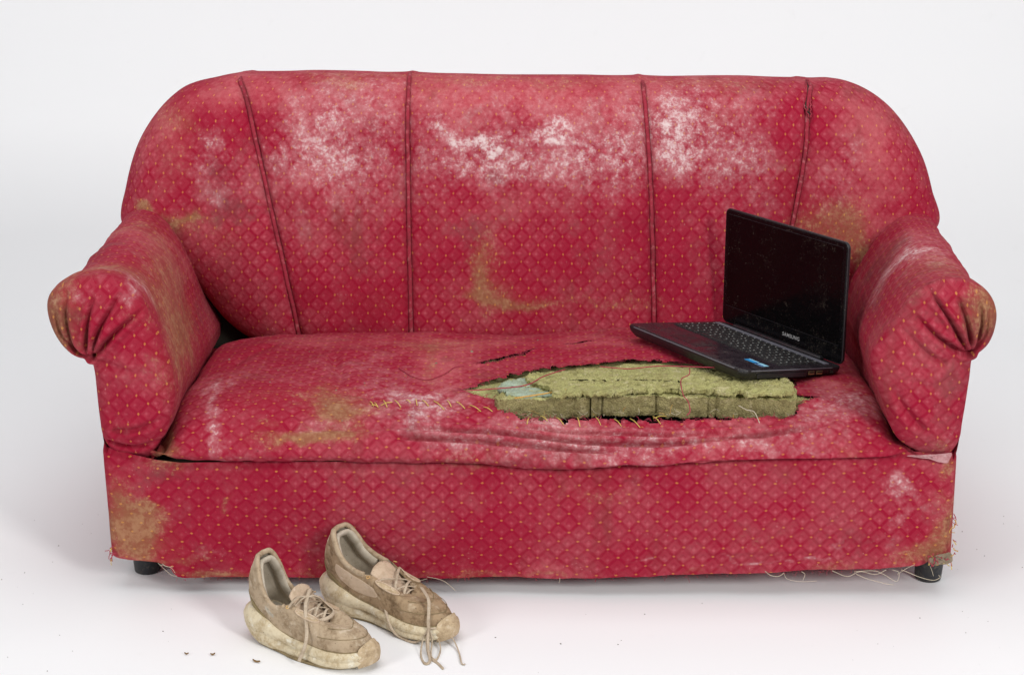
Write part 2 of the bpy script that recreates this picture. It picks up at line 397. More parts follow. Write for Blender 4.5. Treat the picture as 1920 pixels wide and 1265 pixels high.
st_back += [fy('ochre', *q) for q in [(925, 500, .6, .05, .11, .35), (960, 560, .58, .13, .04, .28), (700, 560, .58, .08, .04, .2), (330, 300, .66, .06, .08, .2), (430, 440, .62, .06, .05, .25), (1500, 480, .6, .08, .08, .3), (640, 150, .72, .15, .02, .3), (1350, 160, .72, .18, .02, .3), 
    (283, 380, .66, .030, .012, .9), (352, 399, .64, .024, .005, 1.0), (335, 398, .64, .06, .018, .5), (320, 420, .64, .05, .02, .35), (905, 530, .58, .022, .07, .52), (955, 575, .57, .09, .016, .55), (890, 572, .57, .03, .015, .45), (947, 582, .57, .006, .012, .5),
    (1600, 445, .62, .05, .05, .6), (1545, 415, .62, .06, .05, .45), (1630, 490, .6, .025, .04, .6), (1490, 330, .62, .05, .05, .2), (330, 215, .7, .05, .04, .35), (370, 240, .68, .03, .03, .25), (960, 152, .72, .30, .012, .38), (655, 240, .64, .012, .008, .35), (1180, 570, .57, .10, .02, .3), (1360, 230, .64, .04, .03, .3)]]
st_back += [fy('fade', *q) for q in [
    (960, 170, .70, .55, .07, .95), (320, 250, .7, .10, .12, .6), (1650, 280, .7, .10, .12, .55), (1000, 400, .6, .5, .09, .30), (1600, 420, .62, .10, .08, .5), (960, 580, .57, .25, .03, .3), (450, 180, .7, .10, .05, .6), (600, 360, .6, .1, .06, .3),
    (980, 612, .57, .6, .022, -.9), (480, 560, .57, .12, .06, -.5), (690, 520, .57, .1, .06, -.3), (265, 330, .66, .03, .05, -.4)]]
att = stains(VB, st_back)
FB = np.array(gridfaces(len(sv), nO, True, flip=True))
cx = VB[FB].mean(1)[:, [0, 2]]
bands = np.zeros(len(FB), int)
for s in seams:
    so = s[np.argsort(s[:, 1])]; xs_ = np.interp(cx[:, 1], so[:, 1], so[:, 0]); bands += (cx[:, 0] > xs_)
# the rear shell behind the crest: from the rim straight back, then closed
def submesh(V, F, U, A):
    ids = np.unique(F); mp = np.full(len(V), -1); mp[ids] = np.arange(len(ids))
    return V[ids], mp[F], U[ids], {k: a[ids] for k, a in A.items()}
for k in range(5):
    v_, f_, u_, a_ = submesh(VB, FB[bands == k], UVB, att)
    mk('back_panel', v_, f_, FAB, sofa, ORG, u_, a_)
rim = VB[:nO]
ct = np.array([.037, 0, .56])
shell = [rim]
for dy, ins in ((.02, .0), (.05, .004), (.09, .014), (.115, .03), (.12, .10)):
    q = rim.copy(); q[:, 1] += dy; r_ = q - ct; l_ = np.linalg.norm(r_[:, [0, 2]], axis=1)[:, None]; q[:, [0, 2]] -= (r_[:, [0, 2]] / l_) * ins; shell.append(q)
VS = np.vstack(shell + [np.array([[.037, .86, .56]])]); nsh = len(shell)
FS = gridfaces(nsh, nO, True) + [((nsh - 1) * nO + j, (nsh - 1) * nO + (j + 1) % nO, nsh * nO) for j in range(nO)]
mk('back_rear_cover', VS, FS, FAB, sofa, ORG, np.c_[VS[:, 2] + VS[:, 1], VS[:, 0]], stains(VS, [('fade', (.037, .8, .9), (1, .3, .1), .6), ('ochre', (.037, .75, .88), (.5, .1, .03), .3)]))
# piping cords on the seams
for s in seams:
    y, d, _ = back_base(s); yy, _, _ = back_y(s)
    q = np.c_[s[:, 0], yy - .0075, s[:, 1]]
    keep = d > .004; q = q[keep]
    t0 = q[0].copy(); ext = np.array([[t0[0], t0[1] + .05, t0[2] + .003], [t0[0], t0[1] + .02, t0[2] + .006]])
    q = np.vstack([ext, q])
    q = resample(catmull(q[::2], 160), 130)
    q[:, 0] += .0012 * fbm(q, 30, 2)
    p_ = tube('seam_piping', q, .0047, PIPE, sofa, ORG, n=8)
# split in the seam near the right end: torn mouth with stuffing
sl = catmull([at(x, y, .70)[[0, 2]] for x, y in [(1527, 160), (1521, 178), (1518, 200), (1518, 216)]], 30)
yy, _, _ = back_y(sl); w = .0095 * np.sin(np.linspace(0, math.pi, 30))
L_ = np.c_[sl[:, 0] - .004 - w, yy - .0095, sl[:, 1]]; M_ = np.c_[sl[:, 0] - .005, yy - .0060, sl[:, 1]]; R_ = np.c_[sl[:, 0] - .003 + w * .3, yy - .0110, sl[:, 1]]
mk('seam_split', np.vstack([L_, M_, R_]), gridfaces(3, 30), DARKIN, sofa, ORG)
for k, (a, b_) in enumerate(((L_, -1), (R_, 1))):
    q = a.copy(); q[:, 0] += b_ * .001 + .0015 * np.sin(np.arange(30) * 1.7 + k); q[:, 1] -= .002
    tube('split_edge', q, .0018, PIPE, sofa, ORG, n=5)

# ---------------------------------------------------------------- armrests
def mpx(px, Y): return [at(x, y, Y)[[0, 2]] for x, y in px]
def make_arm(front_px, back2, medial_px, pleats, st, side, flare):
    fr = np.array(mpx(front_px, -.005)); bk = np.array(back2)
    n = 300
    f_ = catmull(fr, n, True)
    # keep the same parametrisation on the rear profile
    q = np.vstack([fr, fr[:1]]); seg = np.r_[0, np.cumsum(np.linalg.norm(np.diff(q, axis=0), axis=1))]; seg /= seg[-1]
    bq = np.vstack([bk, bk[:1]]); tt = np.arange(n) / n
    bd = np.vstack([[np.interp(t_, seg, bq[:, 0]), np.interp(t_, seg, bq[:, 1])] for t_ in tt])
    for _ in range(6): bd = (np.roll(bd, 1, 0) + bd * 2 + np.roll(bd, -1, 0)) / 4
    Re = .026; y0 = -.030
    ctr = f_.mean(0)
    # wrap along the depth
    ys = np.r_[np.linspace(0, .10, 16), np.linspace(.11, .70, 70)]
    rows = []; uvs = []
    per = np.r_[0, np.cumsum(np.linalg.norm(np.diff(f_, axis=0), axis=1))]
    for y in ys:
        t_ = np.clip(y / .57, 0, 1.2)
        p = f_ * (1 - t_) + bd * t_
        p = p + (p - p.mean(0)) * sstep(.36, .46, p[:, 1])[:, None] * flare * (np.exp(-(y / .06) ** 2) - .35 * np.exp(-((y - .16) / .08) ** 2))
        rows.append(np.c_[p[:, 0], np.full(n, y + y0 + Re), p[:, 1]]); uvs.append(np.c_[per * 1.0, np.full(n, y)])
    V = np.vstack(rows); UV = np.vstack(uvs)
    # stretch folds and hollows
    r_ = V.copy(); c2 = np.c_[np.full(len(V), ctr[0]), V[:, 1], np.full(len(V), ctr[1])]
    nr = r_ - c2; nr /= np.linalg.norm(nr, axis=1)[:, None] + 1e-9
    V = V + nr * (.009 * fbm(V, 7, 3) + .0030 * fbm(V + 5, 24, 3))[:, None] * sstep(0, .05, V[:, 1] - V[:, 1].min())[:, None]
    arm = mk('armrest', V, gridfaces(len(ys), n, True, flip=(side < 0)), FAB, sofa, ORG, UV, stains(V, st))
    # front panel: padded, gathered into pleats under the roll
    med = catmull(mpx(medial_px, -.005), 40)
    dm = np.linalg.norm(f_[:, None] - med[None], axis=2); ti_ = dm.argmin(1).astype(float)
    for _ in range(60): ti_ = (np.roll(ti_, 1) + ti_ * 2 + np.roll(ti_, -1)) / 4
    mid = np.c_[np.interp(ti_, np.arange(40), med[:, 0]), np.interp(ti_, np.arange(40), med[:, 1])]
    s_ = np.r_[.14 * np.linspace(0, 1, 12) ** 1.5, np.linspace(.16, 1, 60)]
    fe = rows[0][:, [0, 2]]
    P = (fe[None] * (1 - s_[:, None, None]) + mid[None] * s_[:, None, None]).reshape(-1, 2)
    d, _ = segdist(P, np.vstack([fe, fe[:1]])); k = np.clip(1 - d / Re, 0, 1)
    y = y0 + Re * (1 - np.sqrt(np.clip(1 - k ** 2, 0, 1))) - .014 * sstep(0, .08, d)
    y += .006 * sstep(.34, .30, P[:, 1]) * 0 + .035 * sstep(.335, .27, P[:, 1])
    for line, dep, sg in pleats:
        ln = catmull(mpx(line, -.04), 30); dd, fr_ = segdist(P, ln)
        env = np.clip(np.sin(np.clip(fr_ * .92 + .08, 0, 1) * math.pi * .62 + .1), 0, 1)
        dep = dep * 1.55; sg = sg * .82
        y += dep * env * np.exp(-(dd / sg) ** 2) - dep * .40 * env * np.exp(-((dd - 2.6 * sg) / (1.6 * sg)) ** 2)
    P3 = np.c_[P[:, 0], y, P[:, 1]]
    y += (.004 * fbm(P3, 14, 3)) * sstep(0, .03, d)
    P3 = np.c_[P[:, 0], y, P[:, 1]]
    mk('front_panel', P3, gridfaces(len(s_), n, True, flip=(side > 0)), FAB, arm, ORG, np.c_[P[:, 1] * 1.0, P[:, 0]] + (0.011, .006), stains(P3, st))
    return arm
LF = [(203, 856), (187, 775), (180, 694), (173, 672), (152, 667), (128, 653), (108, 624), (97, 592), (97, 565), (110, 545), (138, 531), (170, 524), (205, 524), (236, 535), (260, 557), (281, 594), (300, 640), (318, 690), (327, 730), (325, 765), (314, 805), (298, 838), (280, 866), (240, 868)]
def b57(px): return [tuple(at(x, y, .57)[[0, 2]]) for x, y in px]
LB_ = [(-.742, .27), (-.76, .36), (-.765, .42), (-.77, .44), (-.785, .45), (-.805, .47), (-.822, .50), (-.832, .53), (-.832, .555)] + b57([(229, 416), (243, 405), (262, 400), (287, 404), (315, 424), (338, 455), (355, 495), (367, 535), (380, 570), (395, 602), (402, 622)]) + [(-.646, .30), (-.662, .275), (-.68, .255), (-.71, .25)]
pl_l = [([(122, 552), (123, 612), (136, 658), (160, 672)], .007, .0040), ([(173, 562), (163, 612), (160, 655), (168, 672)], .009, .0040), ([(222, 555), (190, 610), (173, 655), (172, 672)], .010, .0040),
        ([(258, 590), (218, 622), (180, 664), (172, 674)], .012, .0045), ([(100, 588), (112, 630), (140, 662), (165, 672)], .006, .004), ([(300, 790), (255, 806), (215, 810)], .006, .006), ([(260, 700), (215, 690), (180, 678)], .004, .008), ([(300, 835), (250, 848), (200, 838)], .008, .006)]
st_l = [('grime_shade', at(290, 640, .1), (.05, .2, .08), .35), ('grime_shade', at(360, 600, .45), (.04, .12, .06), .5), ('grime_shade', at(240, 800, 0), (.10, .08, .04), .4), fz('grime_shade', 235, 470, .6, .05, .12, .3), fy('white', 150, 545, 0, .04, .008, .4), fz('ochre', 180, 515, .6, .05, .05, .4), fz('white', 205, 515, .60, .06, .025, .55), fy('white', 245, 548, 0, .02, .02, .6), fz('ochre', 215, 505, .60, .07, .07, .42), fz('ochre', 262, 420, .60, .06, .10, .35), fy('ochre', 330, 590, .25, .06, .10, .50), fy('ochre', 350, 640, .20, .03, .05, .55), fy('ochre', 290, 520, .25, .05, .06, .35),
        ('ochre', at(108, 590, -.01), (.045, .07, .08), .8), ('grime_shade', at(105, 610, -.01), (.05, .08, .08), .9), fy('grime_shade', 160, 575, 0, .04, .02, .4), fz('grime_shade', 185, 470, .60, .04, .10, .45), fz('fade', 250, 450, .6, .12, .25, .35), ('fade', at(250, 690, 0), (.12, .1, .12), .25), ('fade', at(300, 600, .2), (.1, .3, .1), .15), fy('white', 190, 770, 0, .015, .012, .35), fy('ochre', 240, 780, 0, .03, .02, .2)]
arm_l = make_arm(LF, LB_, [(170, 596), (205, 640), (245, 720), (250, 790), (248, 815)], pl_l, st_l, -1, .05)
RF = [(1787, 862), (1805, 780), (1813, 715), (1819, 668), (1832, 660), (1848, 644), (1859, 618), (1862, 588), (1852, 560), (1830, 541), (1795, 531), (1758, 534), (1728, 548), (1704, 570), (1680, 602), (1653, 640), (1638, 668), (1642, 702), (1653, 740), (1665, 785), (1679, 816), (1705, 842), (1740, 862)]
RB_ = [(.815, .27), (.835, .36), (.84, .42), (.845, .44), (.865, .455), (.885, .485), (.898, .52), (.902, .555)] + b57([(1757, 420), (1742, 411), (1715, 407), (1690, 412), (1668, 428), (1645, 452), (1622, 485), (1602, 522), (1591, 560), (1586, 590), (1588, 610)]) + [(.722, .30), (.735, .275), (.745, .255), (.77, .25)]
pl_r = [([(1745, 548), (1777, 594), (1806, 645), (1819, 664)], .011, .0042), ([(1798, 562), (1812, 602), (1820, 640), (1822, 662)], .009, .004), ([(1841, 572), (1843, 609), (1834, 645), (1824, 662)], .008, .004),
        ([(1723, 599), (1761, 633), (1800, 658), (1818, 668)], .012, .0048), ([(1696, 622), (1737, 661), (1770, 680)], .006, .006), ([(1676, 730), (1698, 768), (1728, 802)], .005, .007), ([(1715, 716), (1750, 724), (1790, 708)], .004, .008), ([(1856, 585), (1850, 630), (1828, 660)], .006, .004)]
st_r = [('grime_shade', at(1630, 560, .3), (.06, .3, .10), .5), ('grime_shade', at(1800, 700, 0), (.05, .08, .08), .3), fz('grime_shade', 1690, 440, .6, .05, .10, .3), fz('white', 1700, 475, .6, .05, .05, .75), fz('white', 1720, 455, .6, .08, .08, .45), fz('white', 1735, 500, .6, .06, .05, .4), fz('ochre', 1740, 500, .6, .06, .10, .45), ('ochre', at(1838, 565, 0), (.06, .08, .06), .85), ('ochre', at(1700, 545, 0), (.03, .03, .025), .4), ('grime_shade', at(1845, 600, 0), (.05, .08, .07), .8), fy('grime_shade', 1790, 545, 0, .04, .015, .45),
        fz('fade', 1725, 460, .6, .12, .2, .35), ('fade', at(1740, 700, 0), (.12, .1, .14), .3), fy('ochre', 1750, 815, 0, .03, .012, .45), fy('white', 1752, 800, 0, .012, .02, .35), fy('grime_shade', 1740, 760, 0, .08, .07, .35), fy('grime_shade', 1760, 580, 0, .06, .03, .35)]
arm_r = make_arm(RF, RB_, [(1785, 600), (1755, 645), (1728, 715), (1728, 785), (1735, 808)], pl_r, st_r, 1, .05)

# ---------------------------------------------------------------- seat
NX, NV = 330, 270
sx = np.linspace(-.668, .738, NX)
zb_ = np.interp(sx, [-.70, -.63, -.45, -.23, .03, .2, .3, .45, .65, .76], [.315, .324, .335, .338, .336, .346, .354, .352, .343, .34])
sm = np.array([at(x, y, -.02)[[0, 2]] for x, y in [(270, 858), (330, 866), (500, 868), (700, 868), (900, 866), (980, 871), (1060, 874), (1130, 873), (1200, 868), (1400, 858), (1560, 853), (1720, 851), (1780, 851)]])
zbot = np.interp(sx, sm[:, 0], sm[:, 1])
zf = np.interp(sx, [-.7, -.4, -.1, .1, .3, .5, .75], [.338, .342, .340, .336, .334, .340, .345])
hang = np.exp(-((sx - .17) / .22) ** 2)
rows = np.zeros((NV, NX, 3))
e = np.minimum(sx + .668, .738 - sx); ed = np.exp(-(e / .032) ** 2) + .25 * np.exp(-(e / .09) ** 2)
for j in range(NX):
    zb, z1, z0, h = zb_[j], zf[j], zbot[j], hang[j]
    c = [(.66, zb - .05), (.57, zb), (.45, zb + .016), (.30, zb + .022), (.16, z1 + .020), (.075, z1 + .010), (.020, z1 - .008), (-.012, z1 - .034), (-.024 - .012 * h, z1 - .056), (-.020 - .018 * h, z0 + .006), (-.010 - .014 * h, z0 - .001), (.02, z0 + .004)]
    q = catmull(c, NV)
    rows[:, j, 0] = sx[j]; rows[:, j, 1] = q[:, 0] + .024 * ed[j] * sstep(.25, .0, q[:, 0]); rows[:, j, 2] = q[:, 1] - .050 * ed[j] * sstep(z0, z0 + .05, q[:, 1])
VSe = rows.reshape(-1, 3)
def seat_px_polyline(l): return np.array(l, float)
# surface frames
G = VSe.reshape(NV, NX, 3); tu = np.gradient(G, axis=1); tv = np.gradient(G, axis=0); nn = np.cross(tu, tv); nn /= np.linalg.norm(nn, axis=2)[..., None] + 1e-12
if nn[40, 150, 2] < 0: nn = -nn
SN = nn.reshape(-1, 3)
arcv = np.r_[0, np.cumsum(np.linalg.norm(np.diff(G[:, NX // 2], axis=0), axis=1))]
CH_ = np.c_[VSe[:, 0], np.repeat(arcv, NX)]           # seat chart: metres across, metres along the cloth
PXS = proj(VSe)
def chart(px, py):
    """where a measured point lies on the seat cloth"""
    d = ((PXS - (px, py)) ** 2).sum(1); vis = (np.repeat(np.arange(NV), NX) > 26) & (np.repeat(np.arange(NV), NX) < NV - 11)
    return int(np.where(vis, d, 1e9).argmin())
def cpoly(l, n=None, closed=False):
    q = np.array([CH_[chart(x, y)] for x, y in l]); return catmull(q, n, closed) if n else q
disp = .008 * fbm(VSe, 5, 3) + .0035 * fbm(VSe + 9, 18, 3) + .0011 * fbm(VSe + 2, 60, 2)
folds = [([(760, 803), (863, 809), (955, 816), (1047, 826), (1120, 831), (1200, 832), (1290, 828), (1380, 820), (1455, 812), (1550, 797)], .0200, .0042),
         ([(735, 821), (840, 824), (932, 832), (1024, 841), (1115, 845), (1165, 846)], .0180, .0040),
         ([(930, 800), (1080, 811), (1205, 816), (1330, 816), (1420, 808)], .0120, .0036),
         ([(470, 800), (600, 803), (700, 803), (790, 800)], .0040, .006),
         ([(620, 660), (635, 690), (640, 720)], .006, .010), ([(640, 735), (690, 742), (720, 770)], .004, .010), ([(430, 690), (480, 660), (530, 640)], .003, .012)]
for l, dep, sg in folds:
    ln = cpoly(l, 60); dd, fr = segdist(CH_, ln); env = np.clip(np.sin(np.clip(fr, 0, 1) * math.pi) * 2.0, 0, 1) ** .7
    disp += -dep * env * np.exp(-(dd / sg) ** 2) + min(dep * .5, .005) * env * np.exp(-((dd - 2.5 * sg) / (1.7 * sg)) ** 2)
HOLE = cpoly([(858, 733), (895, 722), (930, 713), (965, 704), (1000, 697), (1040, 689), (1080, 686), (1140, 684), (1200, 682), (1270, 684), (1340, 687), (1400, 705), (1470, 711), (1500, 716), (1485, 724), (1484, 736), (1510, 744), (1536, 748), (1505, 756), (1492, 770), (1490, 784), (1400, 789), (1300, 791), (1200, 791), (1100, 788), (1000, 787), (945, 782), (930, 768), (925, 752), (890, 742)])
HOLE2 = cpoly([(893, 685), (925, 675), (955, 670), (985, 661), (1000, 659), (975, 667), (945, 676), (915, 684)])
HOLE3 = cpoly([(1060, 648), (1090, 643), (1118, 642), (1090, 646)])
hd, _ = segdist(CH_, np.vstack([HOLE, HOLE[:1]])); hd2, _ = segdist(CH_, np.vstack([HOLE2, HOLE2[:1]]))
lipn = fbm(np.c_[CH_, np.zeros(len(CH_))], 30, 2)
disp += (.004 + .005 * lipn) * np.exp(-(hd / .012) ** 2) + (.002 + .004 * lipn) * np.exp(-(hd2 / .008) ** 2)
VSe = VSe + SN * disp[:, None]
FSe = np.array(gridfaces(NV, NX, False, flip=True)); fc = CH_[FSe].mean(1)
jit = .0052 * np.c_[fbm(np.c_[fc, np.zeros(len(fc))], 70, 2), fbm(np.c_[fc, np.ones(len(fc))], 70, 2)] * 2
hole = inpoly(fc + jit, HOLE) | inpoly(fc + jit * .6, HOLE2) | inpoly(fc + jit * .3, HOLE3)
FSk = FSe[~hole]
st_seat = [fy('white', *q) for q in [(1150, 828, -.02, .28, .022, .42), (1350, 822, -.02, .18, .022, .42), (900, 812, -.02, .14, .022, .48), (1050, 850, -.03, .18, .02, .42), (760, 790, -.01, .07, .02, .40), (1520, 800, -.01, .06, .02, .4), (1640, 800, -.01, .05, .03, .25), (380, 770, .02, .010, .03, .7), (397, 800, 0, .012, .02, .8), (415, 832, -.02, .025, .02, .5), (460, 840, -.02, .04, .02, .2), (1500, 850, -.02, .05, .015, .4)]]
st_seat += [fz('white', *q) for q in [(790, 765, .34, .06, .035, .45), (850, 768, .34, .05, .03, .42), (720, 745, .35, .06, .06, .25), (385, 740, .335, .012, .06, .7), (600, 790, .335, .05, .012, .4), (1560, 760, .345, .05, .05, .35), (690, 690, .355, .10, .12, .22), (1470, 770, .335, .05, .03, .4), (520, 700, .35, .15, .15, .15), (1620, 760, .34, .06, .06, .3)]]
st_seat += [fz('ochre', *q) for q in [(640, 768, .34, .05, .05, .65), (660, 780, .335, .04, .025, .6), (560, 796, .335, .08, .012, .8), (610, 797, .335, .08, .012, .6), (600, 745, .345, .03, .05, .3), (812, 690, .355, .018, .14, .45), (800, 650, .355, .06, .06, .25), (290, 855, .28, .03, .1, .5)]]
st_seat += [fz('ochre', 520, 760, .34, .14, .06, .22), fz('ochre', 880, 650, .35, .12, .06, .25), fz('ochre', 1600, 740, .34, .06, .08, .25), fy('ochre', 900, 850, -.02, .12, .02, .25)]
st_seat += [fy('ochre', 305, 852, -.01, .025, .02, .55), fy('ochre', 1585, 845, -.02, .05, .01, .3), fy('grime_shade', 760, 800, -.01, .03, .03, .55), fy('grime_shade', 1000, 860, -.02, .10, .015, .5), fy('grime_shade', 1530, 820, -.02, .12, .02, .35), fz('grime_shade', 560, 770, .34, .10, .03, .3), fz('grime_shade', 640, 780, .335, .02, .03, .5)]
st_seat += [fz('fade', *q) for q in [(830, 690, .355, .07, .14, .9), (1000, 650, .355, .25, .06, .6), (1545, 735, .345, .05, .06, 1.0), (700, 640, .345, .25, .05, .4), (560, 650, .345, .2, .06, .35), (1600, 700, .35, .05, .08, .3)]] + [fy('fade', 1200, 825, -.02, .4, .03, .6)]
st_seat += [fz('grime_shade', 560, 690, .35, .25, .25, -.30), fz('grime_shade', 900, 660, .35, .35, .12, -.30), fz('fade', 450, 680, .35, .15, .2, -.2)]
st_seat += [fy('fade', 560, 840, -.02, .22, .03, -.6), fz('fade', 980, 712, .36, .12, .05, -.6), fz('fade', 1080, 665, .36, .15, .03, -.5)]
seat = mk('seat', VSe, FSk, FAB, sofa, ORG, np.c_[CH_[:, 0] + .009, -CH_[:, 1]], stains(VSe, st_seat))
def on_seat(px, py, off=.001):
    i = chart(px, py); return VSe[i] + SN[i] * off
# dark webbing under the tear
lo = G[85:215:8, 40:-40:10].reshape(-1, 3) - np.array([0, 0, .055]); lo[:, 1] = np.maximum(lo[:, 1], .02)
nr_, nc_ = len(range(85, 215, 8)), len(range(40, NX - 40, 10))
mk('inner_webbing', lo, gridfaces(nr_, nc_), DARKIN, seat, ORG)
hc_ = HOLE.mean(0); big = hc_ + (HOLE - hc_) * np.array([1.08, 1.5]); cm = inpoly(fc, big) & (VSe[FSe].mean(1)[:, 1] > .075) & (VSe[FSe].mean(1)[:, 2] > .30)
ids = np.unique(FSe[cm]); mp = np.full(len(VSe), -1); mp[ids] = np.arange(len(ids))
core = VSe[ids] - SN[ids] * (.011 + .003 * fbm(VSe[ids], 40, 3))[:, None]
mk('foam_core', core, mp[FSe[cm]], FOAM, seat, ORG)

# foam slabs in the tear
def ridged(P, sc): return 1 - 2 * np.abs(fbm(P, sc, 2))
def slab(name, px, Ztop, thick, mat, seed, amp=.004, tilt=(0, 0), rr=.010, n=620, label=None, rings=56, edge=.006):
    pl = np.array([atz(x, y, Ztop)[:2] for x, y in px]); ol = catmull(pl, n, True)
    ol += np.c_[fbm(np.c_[ol * 1, np.full(n, seed)], 45, 4), fbm(np.c_[ol * 1, np.full(n, seed + 3.3)], 45, 4)] * edge
    c = ol.mean(0); rr_ = np.random.default_rng(int(seed * 10))
    for k_ in range(int(n / 26)):
        p0 = ol[rr_.integers(n)].copy(); w_ = rr_.uniform(.0015, .004); dp = rr_.uniform(.15, 1.0) * edge * .9
        g_ = np.exp(-(np.linalg.norm(ol - p0, axis=1) / w_) ** 2); iv = c - ol; iv[:, 0] *= .15; iv /= np.linalg.norm(iv, axis=1)[:, None] + 1e-9; ol = ol + iv * (g_ * dp)[:, None]
    md = np.c_[c[0] + (ol[:, 0] - c[0]) * .72, c[1] + (ol[:, 1] - c[1]) * .02]
    s_ = np.r_[.12 * np.linspace(0, 1, 8) ** 1.5, np.linspace(.15, 1, rings)]
    P = (ol[None] * (1 - s_[:, None, None]) + md[None] * s_[:, None, None]).reshape(-1, 2)
    d, _ = segdist(P, np.vstack([ol[::3], ol[:1]])); k = np.clip(1 - d / rr, 0, 1)
    z = Ztop - rr * (1 - np.sqrt(np.clip(1 - k ** 2, 0, 1))) + (P[:, 0] - c[0]) * tilt[0] + (P[:, 1] - c[1]) * tilt[1]
    top = np.c_[P, z]
    rg = ridged(top * np.array([.6, 1, 1]) + seed, 34); pit = np.clip(fbm(top + seed * 3, 120, 2) - .15, 0, 1)
    top[:, 2] += amp * fbm(top + seed, 22, 3) + amp * .5 * fbm(top + seed, 75, 3) + .0016 * fbm(top, 260, 2) - amp * .9 * sstep(.72, .98, rg) - amp * 1.6 * pit
    side = []
    for f in np.linspace(0, 1, 18)[1:]:
        q = top[:n].copy(); q[:, 2] -= f * (thick - rr)
        nd = q[:, :2] - np.c_[c[0] + (q[:, 0] - c[0]) * .8, np.full(n, c[1])]; nd /= np.linalg.norm(nd, axis=1)[:, None] + 1e-9
        b = .0042 * fbm(q + seed * 2, 50, 3) + .0026 * fbm(q, 150, 3) - .006 * np.clip(fbm(q + seed, 90, 2) - .2, 0, 1) - (.003 * f ** 4)
        q[:, :2] += nd * b[:, None]; side.append(q)
    Vv = np.vstack([top] + side); m_ = len(s_)
    F = gridfaces(m_, n, True); b0 = m_ * n
    prev = list(range(n))
    for r_ in range(len(side)):
        cur = [b0 + r_ * n + j for j in range(n)]
        for j in range(n): F.append((prev[(j + 1) % n], prev[j], cur[j], cur[(j + 1) % n]))
        prev = cur
    F.append(prev[::-1])
    mats = mat if isinstance(mat, list) else [mat]
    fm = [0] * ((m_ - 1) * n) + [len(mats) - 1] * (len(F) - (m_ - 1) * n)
    return mk(name, Vv, F, mats, seat, ORG, fmat=fm, label=label)
slab('foam_slab', [(931, 747), (1000, 746), (1060, 744), (1150, 742), (1260, 742), (1380, 745), (1480, 748), (1492, 744), (1486, 724), (1430, 714), (1340, 700), (1200, 697), (1060, 703), (1000, 716), (950, 732)], .3725, .042, [FOAM, FOAMDK], 1.0, .003, rr=.002, edge=.009, label='greenish brown cut edge of the thick foam pad')
slab('foam_layer', [(1040, 745), (1100, 741), (1180, 738), (1230, 732), (1300, 733), (1380, 742), (1440, 743), (1482, 744), (1484, 728), (1480, 710), (1420, 697), (1340, 682), (1200, 676), (1090, 679), (1015, 690), (985, 704), (995, 717), (1030, 729)], .381, .012, FOAM, 4.0, .005, tilt=(.01, -.10), rr=.0025, edge=.016, label='torn moss green top layer of the foam pad')
slab('foam_patch', [(945, 742), (1000, 743), (1036, 740), (1034, 722), (1005, 707), (965, 706), (936, 722)], .3725, .012, FOAMCY, 6.0, .0025, tilt=(0, -.08), rr=.003, n=240, rings=24, edge=.012, label='pale blue green patch of foam')
slab('foam_scrap', [(866, 733), (905, 743), (935, 748), (948, 738), (945, 716), (905, 720)], .3535, .014, FOAM, 8.0, .002, rr=.004, n=160, rings=16)
slab('foam_scrap', [(1478, 752), (1505, 754), (1532, 748), (1510, 742), (1486, 738)], .353, .012, FOAM, 9.0, .002, rr=.004, n=160, rings=16)
slab('foam_scrap', [(1475, 724), (1500, 722), (1520, 717), (1475, 711)], .356, .010, FOAM, 9.5, .002, rr=.003, n=140, rings=12)
slab('foam_scrap', [(900, 687), (950, 677), (1000, 662), (960, 667), (920, 677)], .3515, .010, FOAMDK, 11.0, .001, rr=.003, n=140, rings=10, edge=.002)
# threads across the tear
def wisp(p, d, L, curl, n=12):
    d = np.asarray(d, float); d = d / np.linalg.norm(d); q = [np.asarray(p, float)]; w = rng.normal(0, curl, 3)
    for k in range(n):
        w = w * .85 + rng.normal(0, curl * .5, 3); d = d + w * .25; d /= np.linalg.norm(d); q.append(q[-1] + d * L / n)
    return np.array(q)
def thread(pts3, r, mat, name='loose_thread', n=40, parent=None):
    return tube(name, catmull(pts3, n), r, mat, parent or seat, ORG, n=5)
def zth(l, z): return [atz(x, y, z) for x, y in l]
thread(zth([(858, 733), (920, 729), (985, 722), (1020, 705), (1060, 692)], .382), .0011, TH_R)
thread(zth([(1125, 687), (1180, 691), (1240, 686), (1350, 689)], .394), .0011, TH_R)
thread(zth([(1293, 690), (1292, 702), (1277, 712), (1281, 740), (1290, 752), (1294, 770), (1288, 778)], .390), .0010, TH_R)
thread(zth([(965, 746), (1000, 741), (1030, 736), (1062, 730)], .383), .0014, TH_O, n=24)
thread(zth([(1385, 760), (1400, 768), (1414, 772), (1424, 792)], .380), .0008, TH_W)
thread([on_seat(x, y, .002) for x, y in [(750, 688), (775, 703), (802, 708), (830, 700), (855, 688), (870, 687)]], .0010, TH_R)
for k in range(40):     # wispy fibres hanging from the foam's lower edge
    px = random.uniform(940, 1485); b0 = atz(px, 750, .372) - np.array([0, random.uniform(.0, .004), random.uniform(.020, .034)])
    tube('foam_fibre', wisp(b0, (rng.normal(0, .8), -.3, rng.normal(-.2, .5)), random.uniform(.008, .026), .6), random.uniform(.0002, .00042), random.choice([TH_W, TH_O, TH_W]), seat, ORG, n=4)
